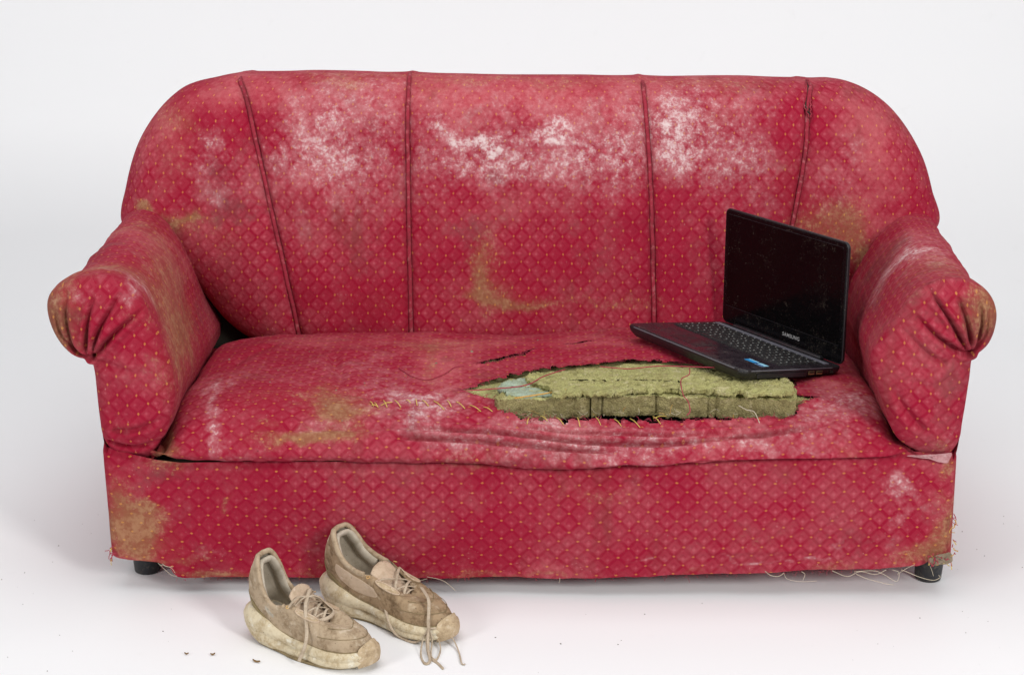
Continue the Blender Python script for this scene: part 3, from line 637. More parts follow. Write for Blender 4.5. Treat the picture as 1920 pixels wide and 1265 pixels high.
# yellow hand stitches
stit = [((694, 753), (699, 762)), ((697, 761), (711, 764)), ((703, 754), (710, 764)), ((719, 752), (727, 766)), ((712, 760), (736, 759)), ((740, 754), (751, 767)), ((762, 750), (768, 756)), ((780, 748), (784, 762)), ((791, 751), (802, 764)), ((815, 753), (831, 770)), ((838, 751), (848, 764)), ((857, 754), (873, 767)), ((879, 760), (903, 774)), ((907, 764), (922, 776)),
        ((994, 786), (986, 800)), ((1015, 784), (1027, 793)), ((1045, 785), (1057, 797)), ((1081, 785), (1086, 802)), ((1118, 785), (1126, 798)), ((1152, 787), (1164, 800)), ((1181, 784), (1200, 804)), ((1222, 782), (1240, 797)), ((1226, 788), (1250, 780))]
for a, b_ in stit:
    A_, B_ = on_seat(*a, .0012), on_seat(*b_, .0012); M_ = (A_ + B_) / 2 + np.array([0, -.002, .003])
    tube('stitch', catmull([A_, M_, B_], 9), .0008, TH_Y, seat, ORG, n=5)
# crumbs of dirt caught on the seat
V, F = [], []
for px, py, r_ in [(885, 661, .004), (817, 679, .003), (505, 712, .002), (430, 676, .003), (683, 716, .002), (520, 690, .0015), (632, 730, .002), (700, 655, .0015), (760, 700, .0015), (610, 760, .002), (640, 790, .002), (1010, 640, .002), (1560, 690, .002), (740, 640, .0015), (580, 655, .0015)]:
    p = on_seat(px, py, .0); b0 = len(V)
    V += [p + np.array([r_ * random.uniform(.6, 1.4) * math.cos(a), r_ * random.uniform(.6, 1.4) * math.sin(a), 0]) for a in np.linspace(0, 2 * math.pi, 7)[:-1]] + [p + np.array([0, 0, r_ * .8])]
    F += [(b0 + i, b0 + (i + 1) % 6, b0 + 6) for i in range(6)]
mk('seat_crumbs', V, F, WOODM, seat, ORG, kind='stuff')
# frayed fringe along the tear
HV = []; HF = []
def fringe(poly, cnt, ln, skipfront=False):
    q = resample(np.vstack([poly, poly[:1]]), cnt)
    for c in q:
        i = int(((CH_ - c) ** 2).sum(1).argmin()); p = VSe[i]; nrm = SN[i]
        dr = rng.normal(0, 1, 3); dr -= nrm * (dr @ nrm); dr /= np.linalg.norm(dr) + 1e-9
        L = ln * random.uniform(.3, 1.3); pts = [p + nrm * .0005, p + dr * L * .5 + nrm * L * random.uniform(.0, .4), p + dr * L + nrm * L * random.uniform(-.2, .4)]
        v, f = tubegeo(catmull(pts, 5), random.uniform(.0003, .0006), 3); o_ = len(HV); HV.extend(v); HF.extend([[o_ + k for k in ff] for ff in f])
fringe(HOLE, 420, .010); fringe(HOLE2, 120, .006); fringe(HOLE3, 50, .004)
mk('frayed_fringe', HV, HF, TH_R, seat, ORG, kind='stuff')

# ---------------------------------------------------------------- skirt (front panel of the base)
NXs, NZs = 330, 60
kt = np.array([at(x, y, -.012)[[0, 2]] for x, y in [(188, 838), (215, 843), (250, 853), (290, 862), (335, 867), (500, 866), (700, 864), (900, 862), (1060, 866), (1200, 862), (1400, 852), (1560, 847), (1700, 848), (1798, 850)]])
kb = np.array([at(x, y, -.010)[[0, 2]] for x, y in [(207, 1044), (240, 1050), (296, 1054), (318, 1062), (330, 1080), (345, 1083), (500, 1083), (700, 1083), (980, 1081), (1200, 1079), (1400, 1075), (1560, 1068), (1640, 1065), (1722, 1062), (1738, 1058), (1744, 1048), (1770, 1050), (1788, 1058)]])
xl = lambda s: -.757 + .004 * s; xr = lambda s: .826 + .006 * s
g = np.zeros((NZs, NXs, 3)); ti = np.linspace(0, 1, NXs)
for i in range(NZs):
    s_ = i / (NZs - 1); x = xl(s_) + (xr(s_) - xl(s_)) * ti
    zt = np.interp(x, kt[:, 0], kt[:, 1]) - .004; zl = np.interp(x, kb[:, 0], kb[:, 1]) + .0035 * fbm(np.c_[x, x * 0, x * 0], 9, 3) + .0012 * fbm(np.c_[x, x * 0, x * 0 + 3], 60, 2)
    z = zt + (zl - zt) * s_
    y = -.010 - .010 * np.sin(s_ * math.pi) * np.sin(ti * math.pi) + .012 * sstep(.06, 0, s_)
    cr = np.minimum(ti, 1 - ti) * 1.58; y = y + .022 * (1 - np.sqrt(np.clip(1 - np.clip(1 - cr / .022, 0, 1) ** 2, 0, 1)))
    g[i, :, 0], g[i, :, 1], g[i, :, 2] = x, y, z
VK = g.reshape(-1, 3)
wv = .008 * fbm(VK * np.array([1, 1, .5]), 5, 3) + .0025 * fbm(VK * np.array([1, 1, .6]) + 4, 18, 3)
lnk = catmull([at(x, y, -.02)[[0, 2]] for x, y in [(1180, 1038), (1350, 1036), (1500, 1034), (1640, 1030)]], 40)
dd, fr = segdist(VK[:, [0, 2]], lnk); wv -= .003 * np.exp(-(dd / .006) ** 2) * np.sin(fr * math.pi)
lnk = catmull([at(x, y, -.02)[[0, 2]] for x, y in [(300, 1010), (380, 960), (430, 900), (450, 870)]], 40); dd, fr = segdist(VK[:, [0, 2]], lnk); wv += .004 * np.exp(-(dd / .03) ** 2)
VK[:, 1] += wv
sag = .012 * np.exp(-((VK[:, 0] - .02) / .5) ** 2)       # pattern droops slightly
st_k = [fy(*q) for q in [('ochre', 240, 1000, -.01, .05, .05, .85), ('ochre', 225, 960, -.01, .02, .05, .7), ('ochre', 280, 1020, -.01, .05, .03, .6), ('ochre', 270, 965, -.01, .025, .018, .5), ('ochre', 310, 880, -.01, .04, .015, .62), ('ochre', 345, 1040, -.01, .06, .012, .4), ('ochre', 440, 935, -.01, .008, .025, .5), ('ochre', 980, 872, -.01, .2, .006, .35), ('ochre', 980, 1079, -.01, .9, .007, .42), ('ochre', 1560, 1050, -.01, .04, .012, .45),
       ('ochre', 1775, 1000, -.01, .018, .07, .8), ('ochre', 1745, 1035, -.01, .04, .025, .65), ('ochre', 1700, 1050, -.01, .05, .02, .4), ('ochre', 1788, 860, -.01, .012, .03, .6), ('ochre', 400, 1070, -.01, .1, .01, .35),
       ('white', 1705, 893, -.01, .016, .02, .75), ('white', 1690, 925, -.01, .03, .03, .5), ('white', 1720, 945, -.01, .04, .05, .3), ('white', 1670, 985, -.01, .03, .014, .5), ('white', 1660, 1010, -.01, .02, .014, .4), ('white', 1510, 1035, -.01, .07, .0035, .8), ('white', 1390, 1035, -.01, .05, .003, .7), ('white', 1230, 1038, -.01, .06, .003, .5), ('white', 1480, 1066, -.01, .05, .004, .75), ('white', 1570, 1020, -.01, .02, .01, .45), ('white', 1180, 890, -.01, .05, .02, .18), ('white', 400, 1035, -.01, .05, .01, .3), ('white', 600, 1040, -.01, .03, .006, .25),
       ('grime_shade', 320, 900, -.01, .08, .025, .5), ('grime_shade', 370, 1000, -.01, .05, .05, .35), ('grime_shade', 1600, 1015, -.01, .09, .02, .4), ('grime_shade', 1730, 990, -.01, .05, .06, .35), ('grime_shade', 1100, 880, -.01, .2, .010, .45), ('grime_shade', 250, 960, -.01, .06, .05, .35),
       ('fade', 260, 930, -.01, .14, .12, .55), ('fade', 1730, 970, -.01, .14, .12, .45), ('fade', 1120, 925, -.01, .18, .04, .55), ('fade', 980, 1070, -.01, .9, .02, .45), ('fade', 600, 868, -.01, .4, .006, .5), ('fade', 1500, 858, -.01, .2, .006, .6), ('fade', 900, 960, -.01, .45, .06, -.5), ('fade', 560, 930, -.01, .2, .05, -.6), ('fade', 1400, 950, -.01, .25, .06, -.35)]]
st_k += [fy('ochre', 700, 1050, -.01, .15, .02, .22), fy('ochre', 1120, 920, -.01, .14, .04, .22), fy('ochre', 1400, 1000, -.01, .12, .04, .16), fy('grime_shade', 700, 900, -.01, .15, .03, .25), fy('grime_shade', 1300, 1000, -.01, .15, .04, .2)]
tatt = stains(VK, st_k)
FK = gridfaces(NZs, NXs, False, flip=True)
skirt = mk('skirt', VK, FK, FAB, sofa, ORG, np.c_[VK[:, 0], VK[:, 2] + sag * .6], tatt)
# base carcass behind the cloth: sides, rear, bottom
bx0, bx1, by0, by1, bz0, bz1 = -.752, .828, .016, .80, .075, .245
rim_ = [(bx0, by0), (bx0 - .003, .2), (bx0 - .003, .5), (bx0, by1), (.037, by1 + .004), (bx1, by1), (bx1 + .003, .5), (bx1 + .003, .2), (bx1, by0), (.037, by0 + .002)]
Vb = [(x, y, z) for z in np.linspace(bz0, bz1, 6) for x, y in rim_]
Fb = gridfaces(6, 10, True, flip=True) + [list(range(10)), [50 + k for k in range(10)][::-1]]
Vb = np.array(Vb); mk('base_carcass', Vb, Fb, FAB, sofa, ORG, np.c_[Vb[:, 1] + Vb[:, 0], Vb[:, 2]], stains(Vb, []), smooth=False)
V, F = boxgeo((.037, .70, .40), (1.50, .05, .36), .006); mk('gap_dark_board', V, F, DARKIN, sofa, ORG, smooth=False)  # unseen dark board added to hide the bright gap beside the arm
V, F = boxgeo((.037, .36, .252), (1.40, .66, .012), .002); mk('crevice_dark_board', V, F, DARKIN, sofa, ORG, smooth=False)  # near-black board added so the seat crevices look shaded
# frayed corner, pink lining showing at the right
def rag(name, l, Y, mat, amp, n=80, parent=skirt):
    q = np.array([at(x, y, Y) for x, y in l]); o2 = catmull(q[:, [0, 2]], n, True); c = o2.mean(0)
    V = [(*(c + (p - c) * s)[[0]], Y + amp * vnoise(np.array([p[0] * 90, s * 3, p[1] * 90])), (c + (p - c) * s)[1]) for s in (1, .7, .35, .02) for p in o2]
    o_ = mk(name, V, gridfaces(4, n, True), mat, parent, ORG)
    return o_
rag('torn_lining', [(1700, 854), (1730, 853), (1765, 850), (1784, 849), (1780, 862), (1776, 868), (1760, 866), (1745, 861), (1722, 858)], -.0165, LINING, .002)
rag('torn_corner', [(1741, 1046), (1760, 1040), (1782, 1036), (1786, 1050), (1778, 1056), (1760, 1057), (1746, 1059)], -.020, WOODM, .003)
for k in range(60):
    px, py = random.choice([(random.uniform(1738, 1786), random.uniform(1040, 1056))] * 3 + [(random.uniform(203, 214), random.uniform(1020, 1046)), (random.uniform(1782, 1790), random.uniform(960, 1040))])
    p = at(px, py, -.018); out = -1 if px < 900 else 1
    tube('frayed_yarn', wisp(p, (out * random.uniform(-.2, .9), -.3, -random.uniform(.1, 1)), random.uniform(.006, .018), .7), random.uniform(.0005, .0011), random.choice([TH_R, TH_R, TH_R, TH_R, TH_O, TH_Y]), skirt, ORG, n=4)
# threads hanging under the skirt
hang_px = [[(1435, 1072), (1445, 1078), (1460, 1080), (1470, 1074)], [(1468, 1076), (1475, 1085), (1500, 1091), (1530, 1090)], [(1560, 1070), (1590, 1080), (1612, 1074), (1640, 1076), (1665, 1068)], [(1605, 1076), (1625, 1084), (1660, 1094), (1676, 1098)], [(1600, 1072), (1640, 1070), (1660, 1078), (1680, 1090), (1684, 1076), (1674, 1068)], [(1690, 1068), (1700, 1072), (1725, 1082), (1750, 1088), (1760, 1084), (1757, 1078)], [(1684, 1076), (1700, 1066), (1715, 1062)],
           [(296, 1056), (310, 1070), (322, 1078), (330, 1082)], [(300, 1058), (318, 1064), (328, 1076)], [(303, 1056), (312, 1062), (326, 1064)], [(800, 1082), (830, 1092), (856, 1107)], [(765, 1082), (785, 1088), (800, 1086)], [(1505, 1072), (1508, 1078), (1506, 1088)], [(1048, 1080), (1050, 1088), (1049, 1092)], [(1740, 1058), (1746, 1070), (1750, 1080)]]
for l in hang_px:
    q = np.array([at(x, y, -.012 - .012 * (i / len(l))) for i, (x, y) in enumerate(l)]); q[:, 2] = np.maximum(q[:, 2], .0016)
    tube('hanging_thread', catmull(q + np.c_[rng.normal(0, .0015, len(q)), np.zeros(len(q)), np.abs(rng.normal(0, .0015, len(q)))], 40), random.uniform(.00035, .0006), TH_W, skirt, ORG, n=4)
HV = []; HF = []
for k in range(130):
    x = random.uniform(-.66, .74); z = np.interp(x, kb[:, 0], kb[:, 1]); y = float(np.interp(x, VK[-NXs:, 0], VK[-NXs:, 1]))
    q = np.array([x, y, z + .001]) + np.cumsum(rng.normal(0, .0016, (4, 3)) + np.array([0, -.0003, -.0011]), 0); q[:, 2] = np.maximum(q[:, 2], .001)
    v, f = tubegeo(catmull(q, 6), random.uniform(.0002, .0004), 3); o_ = len(HV); HV.extend(v); HF.extend([[o_ + j for j in ff] for ff in f])
mk('hem_fringe', HV, HF, TH_R, skirt, ORG, kind='stuff')
# feet
def foot(c):
    pr = [(.0, 0), (.022, 0), (.0245, .002), (.0255, .006), (.027, .03), (.0285, .075), (.028, .082), (0, .082)]
    n = 36; V = [(c[0] + r * math.cos(2 * math.pi * k / n), c[1] + r * math.sin(2 * math.pi * k / n), z) for r, z in pr for k in range(n)]
    mk('foot', V, gridfaces(len(pr), n, True), FOOTM, sofa, ORG)
for c in [(-.705, .089), (.810, .080), (-.70, .74), (.79, .74)]: foot(c)

# ================================================================ LAPTOP
lp_loc = (.3325, .2538, .3885); lp_rot = Matrix.Rotation(math.radians(-57.72), 4, 'Z') @ Matrix.Rotation(math.radians(-7.78), 4, 'X') @ Matrix.Rotation(math.radians(-.57), 4, 'Y')
lap = empty('laptop', lp_loc, lp_rot.to_euler(), label='dusty black laptop standing open on the torn sofa seat', cat='laptop')
LW, LD, LH, TH = .3712, .2577, .247, .024
def lapmat(name, col, rough, dust=.5, spec=.5, sc=60, dustcol=(.30, .26, .2)):
    m, t, b = newmat(name, rough, col, spec=spec); oc = objco(t)
    n1 = noise(t, oc, sc, 4, .7); n2 = noise(t, oc, sc * 9, 2, .6); n3 = noise(t, oc, sc * .3, 3)
    sp = (n2 + (n1 - .5) * .5 + (n3 - .5) * .35).step(.66, .78)
    c = mixc(t, sp * dust, col, dustcol); t.links.new(c, b.inputs['Base Color'])
    r = n1.step(.35, .7) * .25 + rough; t.links.new(r.k, b.inputs['Roughness']); return m
PLA = lapmat('black_plastic', (.012, .011, .014), .32, .5)
PALM = lapmat('glossy_dark_palmrest', (.020, .015, .020), .22, .55)
SCR = lapmat('black_glass_screen', (.0022, .0018, .0022), .10, .22, spec=.16, sc=40)
BEZ = lapmat('gloss_black_bezel', (.003, .0028, .0035), .14, .45, spec=.2, sc=50)
KEYM = lapmat('matt_black_key', (.010, .010, .011), .5, .35)
KLEG = newmat('key_legend_print', .6, (.42, .44, .42))[0]
SIL = lapmat('dull_silver_edge', (.16, .16, .19), .35, .3)
GOLD = newmat('worn_port_metal', .4, (.35, .26, .12), .6)[0]
BLU = newmat('sticker_bright_blue', .3, (.03, .28, .62))[0]; BLU2 = newmat('sticker_pale_blue', .3, (.30, .62, .80))[0]; BLU3 = newmat('sticker_dark_blue', .3, (.02, .03, .22))[0]
GRYL = newmat('grey_lettering', .4, (.42, .42, .42))[0]
def rrect(w, h, r, n=8):
    o = []
    for cx_, cy_, a0 in ((w / 2 - r, h / 2 - r, 0), (-w / 2 + r, h / 2 - r, 90), (-w / 2 + r, -h / 2 + r, 180), (w / 2 - r, -h / 2 + r, 270)):
        for k in range(n + 1): a = math.radians(a0 + 90 * k / n); o.append((cx_ + r * math.cos(a), cy_ + r * math.sin(a)))
    return np.array(o)
def loft(levels, name, mat, parent, cap=True, **kw):
    n = len(levels[0]); V = np.vstack(levels); F = gridfaces(len(levels), n, True)
    if cap: F += [list(range(n))[::-1], [(len(levels) - 1) * n + k for k in range(n)]]
    return mk(name, V, F, mat, parent, **kw)
def lev(o, z, ins=0, cy=0):
    q = o.copy(); s = np.sign(q); q = q - s * ins; return np.c_[q[:, 0], q[:, 1] + cy, np.full(len(q), z)]
bo = rrect(LW, LD, .016)
base = loft([lev(bo, 0, .016, LD / 2), lev(bo, .002, .010, LD / 2), lev(bo, .012, .002, LD / 2), lev(bo, .018, 0, LD / 2), lev(bo, TH - .003, 0, LD / 2), lev(bo, TH - .0008, .0008, LD / 2), lev(bo, TH, .0022, LD / 2)], 'base', PLA, lap, smooth=False)
pm = rrect(LW - .008, LD - .020, .012)
loft([lev(pm, TH - .001, 0, LD / 2 - .007), lev(pm, TH + .0006, 0, LD / 2 - .007), lev(pm, TH + .0010, .0006, LD / 2 - .007)], 'palmrest', PALM, base, smooth=False)
ZT = TH + .0010
kw_ = rrect(.335, .112, .004)
kb_ = loft([lev(kw_, ZT, 0, .162), lev(kw_, ZT + .0005, 0, .162)], 'keyboard', KEYM, lap, smooth=False)
pitch = .01835
keyme = {}
def keymesh(w, d):
    vr = random.randrange(4); key = (round(w, 4), round(d, 4), vr)
    if key in keyme: return keyme[key]
    o_ = rrect(w, d, .0015, 2); n = len(o_)
    L3 = [lev(o_, 0), lev(o_, .0016, .0003), lev(o_, .0020, .0010)]
    V = np.vstack(L3); F = gridfaces(3, n, True) + [[2 * n + k for k in range(n)]]
    b0 = len(V); lw, ld = (.0036, .0052, .0028, .0044)[vr], (.0032, .0022, .0034, .0018)[vr]; ox, oy = -w * (.2, .1, .25, .0)[vr], d * (.18, .2, -.1, .22)[vr]
    V = np.vstack([V, [(ox - lw / 2, oy - ld / 2, .00215), (ox + lw / 2, oy - ld / 2, .00215), (ox + lw / 2, oy + ld / 2, .00215), (ox - lw / 2, oy + ld / 2, .00215)]])
    F.append([b0, b0 + 1, b0 + 2, b0 + 3])
    me = bpy.data.meshes.new('key'); me.from_pydata(V.tolist(), [], [list(map(int, f)) for f in F]); me.materials.append(KEYM); me.materials.append(KLEG)
    me.polygons[-1].material_index = 1; keyme[key] = me; return me
def key(x, y, w=.0155, d=.0150):
    k = bpy.data.objects.new('key', keymesh(w, d)); COL.objects.link(k); k.parent = kb_; k.location = (x, y, ZT + .0006)
for r in range(6):
    yy_ = .162 + .112 / 2 - .0105 - r * .0182; dd_ = .0150 if r else .0110
    if r < 5:
        for c in range(18): key(-.1560 + c * pitch, yy_, .0155, dd_)
    else:
        for c in (0, 1, 2, 3): key(-.1560 + c * pitch, yy_)
        key(-.1560 + 6.0 * pitch, yy_, .0155 + pitch * 3, .0150)
        for c in range(9, 18): key(-.1560 + c * pitch, yy_)
tp = rrect(.092, .052, .003)
loft([lev(tp + np.array([-.035, 0]), ZT, 0, .055), lev(tp + np.array([-.035, 0]), ZT + .0004, 0, .055)], 'touchpad', PLA, base, smooth=False)
def flat(name, x0, x1, y0, y1, mats, parent, z=ZT + .0003, **kw):
    V = [(x0, y0, z), (x1, y0, z), (x1, y1, z), (x0, y1, z), (x0, y0, z - .0003), (x1, y0, z - .0003), (x1, y1, z - .0003), (x0, y1, z - .0003)]
    return mk(name, V, [(0, 1, 2, 3), (0, 4, 5, 1), (1, 5, 6, 2), (2, 6, 7, 3), (3, 7, 4, 0)], mats, parent, smooth=False, **kw)
s1 = flat('sticker', .112, .140, .064, .080, BLU, base, label='bright blue sticker')
s2 = flat('sticker', .145, .168, .062, .080, BLU2, base)
flat('print_band', .1455, .1675, .0625, .067, BLU3, s2, ZT + .0006); flat('print_band', .1125, .1395, .0755, .0795, BLU2, s1, ZT + .0006)
# right side ports: two usb, lock slot, drive bay seam
for i, y in enumerate((.175, .196)):
    V, F = boxgeo((LW / 2 + .0002, y, .0135), (.0012, .0145, .0065)); p_ = mk('usb_port', V, F, GOLD, base, smooth=False)
    V, F = boxgeo((LW / 2 + .0006, y, .0145), (.0012, .0128, .0030)); mk('port_mouth', V, F, DARKIN, p_, smooth=False)
V, F = boxgeo((LW / 2 + .0004, .228, .0135), (.0012, .007, .0035)); mk('lock_slot', V, F, DARKIN, base, smooth=False)
V, F = boxgeo((LW / 2 + .0002, .10, .0115), (.0014, .125, .0095), .0006); mk('drive_bay', V, F, PLA, base, smooth=False)
V, F = boxgeo((0, -.0002 + .0006, TH - .002), (LW - .05, .002, .0016)); mk('front_trim', V, F, SIL, base, smooth=False)
V, F = boxgeo((LW / 2 - .0006, .125, TH - .0022), (.0016, LD - .05, .0014)); mk('side_trim', V, F, SIL, base, smooth=False)
V, F = boxgeo((0, LD - .012, TH + .002), (LW - .10, .016, .010), .003); mk('hinge', V, F, PLA, base, smooth=False)
V, F = boxgeo((0, LD - .030, ZT + .0006), (LW - .03, .012, .0012)); mk('speaker_grille', V, F, SIL, base, smooth=False)
# lid
th = math.radians(98.03)
lidm = Matrix.Translation((0, LD - .004, TH + .001)) @ Matrix.Rotation(th, 4, 'X')       
def lidp(V): return [tuple(lidm @ Vector(p)) for p in V]      # lid-local: x along the hinge, y up the lid, z towards the user
lo_ = rrect(LW, LH, .013); cyl = LH / 2
L_ = [lev(lo_, -.0085, .004, cyl), lev(lo_, -.0065, .0008, cyl), lev(lo_, -.0035, 0, cyl), lev(lo_, -.0008, .0002, cyl), lev(lo_, 0, .0012, cyl)]
def lidloft(levels, name, mat, parent):
    n = len(levels[0]); V = lidp(np.vstack(levels)); F = gridfaces(len(levels), n, True) + [list(range(n))[::-1], [(len(levels) - 1) * n + k for k in range(n)]]
    return mk(name, V, F, mat, parent, smooth=False)
lid = lidloft(L_, 'lid', PLA, lap)
bz = rrect(LW - .006, LH - .006, .010)
lidloft([lev(bz, -.0003, 0, cyl), lev(bz, .0006, 0, cyl), lev(bz, .0010, .0006, cyl)], 'bezel', BEZ, lid)
sc_ = rrect(.345, .195, .0015, 2)
lidloft([lev(sc_, .0008, 0, .137), lev(sc_, .0014, .0002, .137)], 'screen', SCR, lid)
for (x, y, w, h) in ((0, .0385, .347, .0012), (0, .2355, .347, .0012)):
    q = rrect(w, h, .0004, 1); lidloft([lev(q, .0008, 0, y), lev(q, .0018, .0002, y)], 'screen_lip', PLA, lid)
tc = bpy.data.curves.new('lettering', 'FONT'); tc.body = 'SAMSUNG'; tc.size = .0105; tc.align_x = 'CENTER'; tc.align_y = 'CENTER'; tc.space_character = 1.12; tc.extrude = .00015; tc.offset = .00012
to = bpy.data.objects.new('lettering_source', tc); COL.objects.link(to)
dg = bpy.context.evaluated_depsgraph_get(); me = bpy.data.meshes.new_from_object(to.evaluated_get(dg)); bpy.data.objects.remove(to)
me.materials.clear(); me.materials.append(GRYL)
lt = bpy.data.objects.new('lettering', me); COL.objects.link(lt); lt.parent = lid; lt.matrix_local = lidm @ Matrix.Translation((.035, .0215, .0013)); lt['label'] = 'small grey capital lettering under the screen'

# ================================================================ SHOES
def make_shoe(label, heel, head, seed, laces_fn):
    L = .285
    root = empty('running_shoe', (heel[0], heel[1], 0), (0, 0, head), label=label, cat='shoe', group=None); root.scale = (seed['sc'], seed['sc'], seed['scz'])
    n = 200; th = np.arange(n) / n * 2 * math.pi
    X = L / 2 * (1 - np.cos(th)); sg = np.sign(np.sin(th))
    Wi = lambda x: np.interp(x, [0, .02, .06, .11, .16, .21, .245, .27, .285], [.036, .038, .0395, .0375, .0405, .0480, .047, .043, .038])
    wid = lambda x: Wi(x) * np.sqrt(np.clip(1 - np.abs(2 * x / L - 1) ** 4.2, 0, 1))
    sidef = seed['side']                      # +1: big toe on the +y side
    cl = lambda x: sidef * np.interp(x, [0, .06, .12, .20, .25, .285], [0, .001, -.003, .002, .006, .009])
    Y = sg * wid(X) + cl(X)
    zb = np.interp(X, [0, .012, .04, .19, .24, .27, .285], [.014, .006, 0, 0, .004, .010, .016])
    zt = catmull(np.c_[[0, .03, .06, .09, .12, .16, .20, .25, .285], [.066, .063, .056, .044, .037, .034, .033, .034, .040]], 300); zt = np.interp(X, zt[:, 0], zt[:, 1])
    C = np.c_[X, Y]
    cn = np.c_[np.gradient(C[:, 1]), -np.gradient(C[:, 0])]; cn /= np.linalg.norm(cn, axis=1)[:, None] + 1e-9
    if (cn[n // 4] @ np.array([0, 1.0])) < 0: cn = -cn
    for _ in range(3): cn = (np.roll(cn, 1, 0) + 2 * cn + np.roll(cn, -1, 0)) / 4
    def ring(off, z): return np.c_[C + cn * (off[:, None] if hasattr(off, '__len__') else off), z]
    # midsole: swollen foam sidewall with a scored line
    lv = []
    heelb = np.exp(-(X / .05) ** 2)
    for f, off in ((0, -.010), (.0, -.004), (.08, -.0005), (.2, .0028), (.34, .0045), (.46, .0030), (.50, .0016), (.54, .0030), (.68, .0046), (.82, .0035), (.93, .0010), (1.0, -.0028), (1.0, -.010)):
        z = zb + (zt - zb) * f; o_ = off + heelb * .012 * math.sin(f * math.pi) * (.6 + .4 * f) - .0045 * np.exp(-((X - .115) / .03) ** 2) * math.sin(f * math.pi) - .0035 * np.exp(-((f - .30 - 2.2 * (X - .02)) / .07) ** 2) * (X < .16) + .0012 * fbm(np.c_[C, z] + seed['n'], 35, 2)
        lv.append(ring(o_, z))
    V = np.vstack(lv); F = gridfaces(len(lv), n, True)
    F += [list(range(n))[::-1], [(len(lv) - 1) * n + k for k in range(n)]]
    mk('midsole', V, F, MIDS, root)
    ol = [ring(-.012, zb - .0035), ring(-.003, zb - .0042), ring(-.0008, zb - .002), ring(-.001, zb + .0015), ring(-.012, zb + .0005)]
    V = np.vstack(ol); pe = seed['peel'] * np.exp(-((V[:, 0] - .15) / .05) ** 2) * (V[:, 1] < 0); V[:, 1] -= .007 * pe; V[:, 2] -= .002 * pe; V[:, 2] += .0045; V[:, 2] = np.maximum(V[:, 2], .0003)
    mk('outsole', V - np.array([0, 0, .004]) + np.array([0, 0, .0042]), gridfaces(5, n, True) + [list(range(n))[::-1]], OUTS, root)
    # upper, lofted from the sole line to the collar and throat opening
    XO = seed['x0'] + (.188 - seed['x0']) * ((1 - np.cos(th)) / 2) ** .92
    hw = np.interp(XO, [seed['x0'], seed['x0'] + .003, seed['x0'] + .010, .045, .067, .09, .108, .122, .15, .178, .188], [0, .018, .027, .034, .038, .039, .037, .030, .023, .014, 0])
    zo = catmull(np.c_[[seed['x0'], seed['x0'] + .006, seed['x0'] + .016, .058, .08, .102, .120, .15, .188], seed['zo']], 300); zo = np.interp(XO, zo[:, 0], zo[:, 1])
    YO = sg * hw + cl(XO) * .5
    OP = np.c_[XO, YO, zo]; BS = ring(-.0045, zt - .002)
    toe = sstep(.17, .27, X)
    CT = BS.copy(); CT[:, :2] += cn * .0045
    CT[:, :2] += (OP[:, :2] - BS[:, :2]) * (.06 + .10 * toe)[:, None]
    CT[:, 2] = BS[:, 2] + (OP[:, 2] - BS[:, 2]) * (.72 - .0 * toe) + .012 * toe
    CT[:, 0] -= .007 * np.exp(-(X / .03) ** 2) * 0
    ks = np.linspace(0, 1, 46)
    def surf(k, off=0.0):
        p = (1 - k) ** 2 * BS + 2 * k * (1 - k) * CT + k ** 2 * OP
        p = p.copy(); hc = np.exp(-(X / .045) ** 2); p[:, 0] += hc * (-.004 * math.sin(k * math.pi) + .006 * math.sin(k * math.pi * 2) * -.6)
        if off:
            c2 = np.c_[np.clip(p[:, 0], .04, .20), cl(p[:, 0]) * .5, np.full(n, .045)]; d_ = p - c2; d_ /= np.linalg.norm(d_, axis=1)[:, None] + 1e-9
            p = p + d_ * off
        return p
    rows = [surf(k) for k in ks]
    V = np.vstack(rows); c2 = np.c_[np.clip(V[:, 0], .04, .20), np.zeros(len(V)), np.full(len(V), .045)]; nd = V - c2; nd /= np.linalg.norm(nd, axis=1)[:, None] + 1e-9
    wr = .0022 * fbm(V + seed['n'], 28, 3) + .0010 * fbm(V + seed['n'], 80, 2)
    # forefoot flex creases
    for cxk in (.196, .208):
        wr += -.0016 * np.exp(-((V[:, 0] - cxk - .12 * (V[:, 1]) ** 1 * 1.0) / .0035) ** 2) * sstep(.05, .062, V[:, 2])
    V = V + nd * wr[:, None]
    mk('upper', V, gridfaces(len(ks), n, True), seed['knit'], root)
    li = [surf(k, -.0045) for k in np.linspace(1, .04, 24)]; li[0] = OP - np.array([0, 0, .0005])
    mk('lining', np.vstack(li), gridfaces(24, n, True), LINER, root)
    ins = surf(.06, -.006); fl = [ins, np.c_[ins[:, 0] * .5 + .07, ins[:, 1] * .5, ins[:, 2] * 0 + .050], np.tile([.12, 0, .050], (n, 1))]
    mk('insole', np.vstack(fl), gridfaces(3, n, True), LINER, root)
    tube('sole_seam', np.vstack([BS, BS[:1]]) + np.array([0, 0, .0022]), .0014, OUTS, root, n=5)
    for kk, lo_i, hi_i in ((.30, 62, 139), (.62, 74, 127)):
        q = np.array([surf(kk + .06 * math.sin((i - lo_i) / (hi_i - lo_i) * math.pi), .0012)[i] for i in range(lo_i, hi_i)])
        tube('stitch_line', q, .0007, OUTS, root, n=4)
    # padded collar roll
    ci = np.where(XO < .112)[0]; order = np.r_[ci[ci >= n // 2], ci[ci < n // 2]]
    cp = OP[order] + np.array([0, 0, -.003]); inn = np.c_[np.clip(cp[:, 0], .05, .09), np.zeros(len(cp)), cp[:, 2]] - cp; inn /= np.linalg.norm(inn, axis=1)[:, None] + 1e-9
    tube('collar_padding', resample(cp + inn * .003, 90), .0046, KNIT, root, n=10, ry=.0058)
    cp2 = cp + inn * .006 - np.array([0, 0, .014]); cp2 = cp2[cp[:, 0] < .085]
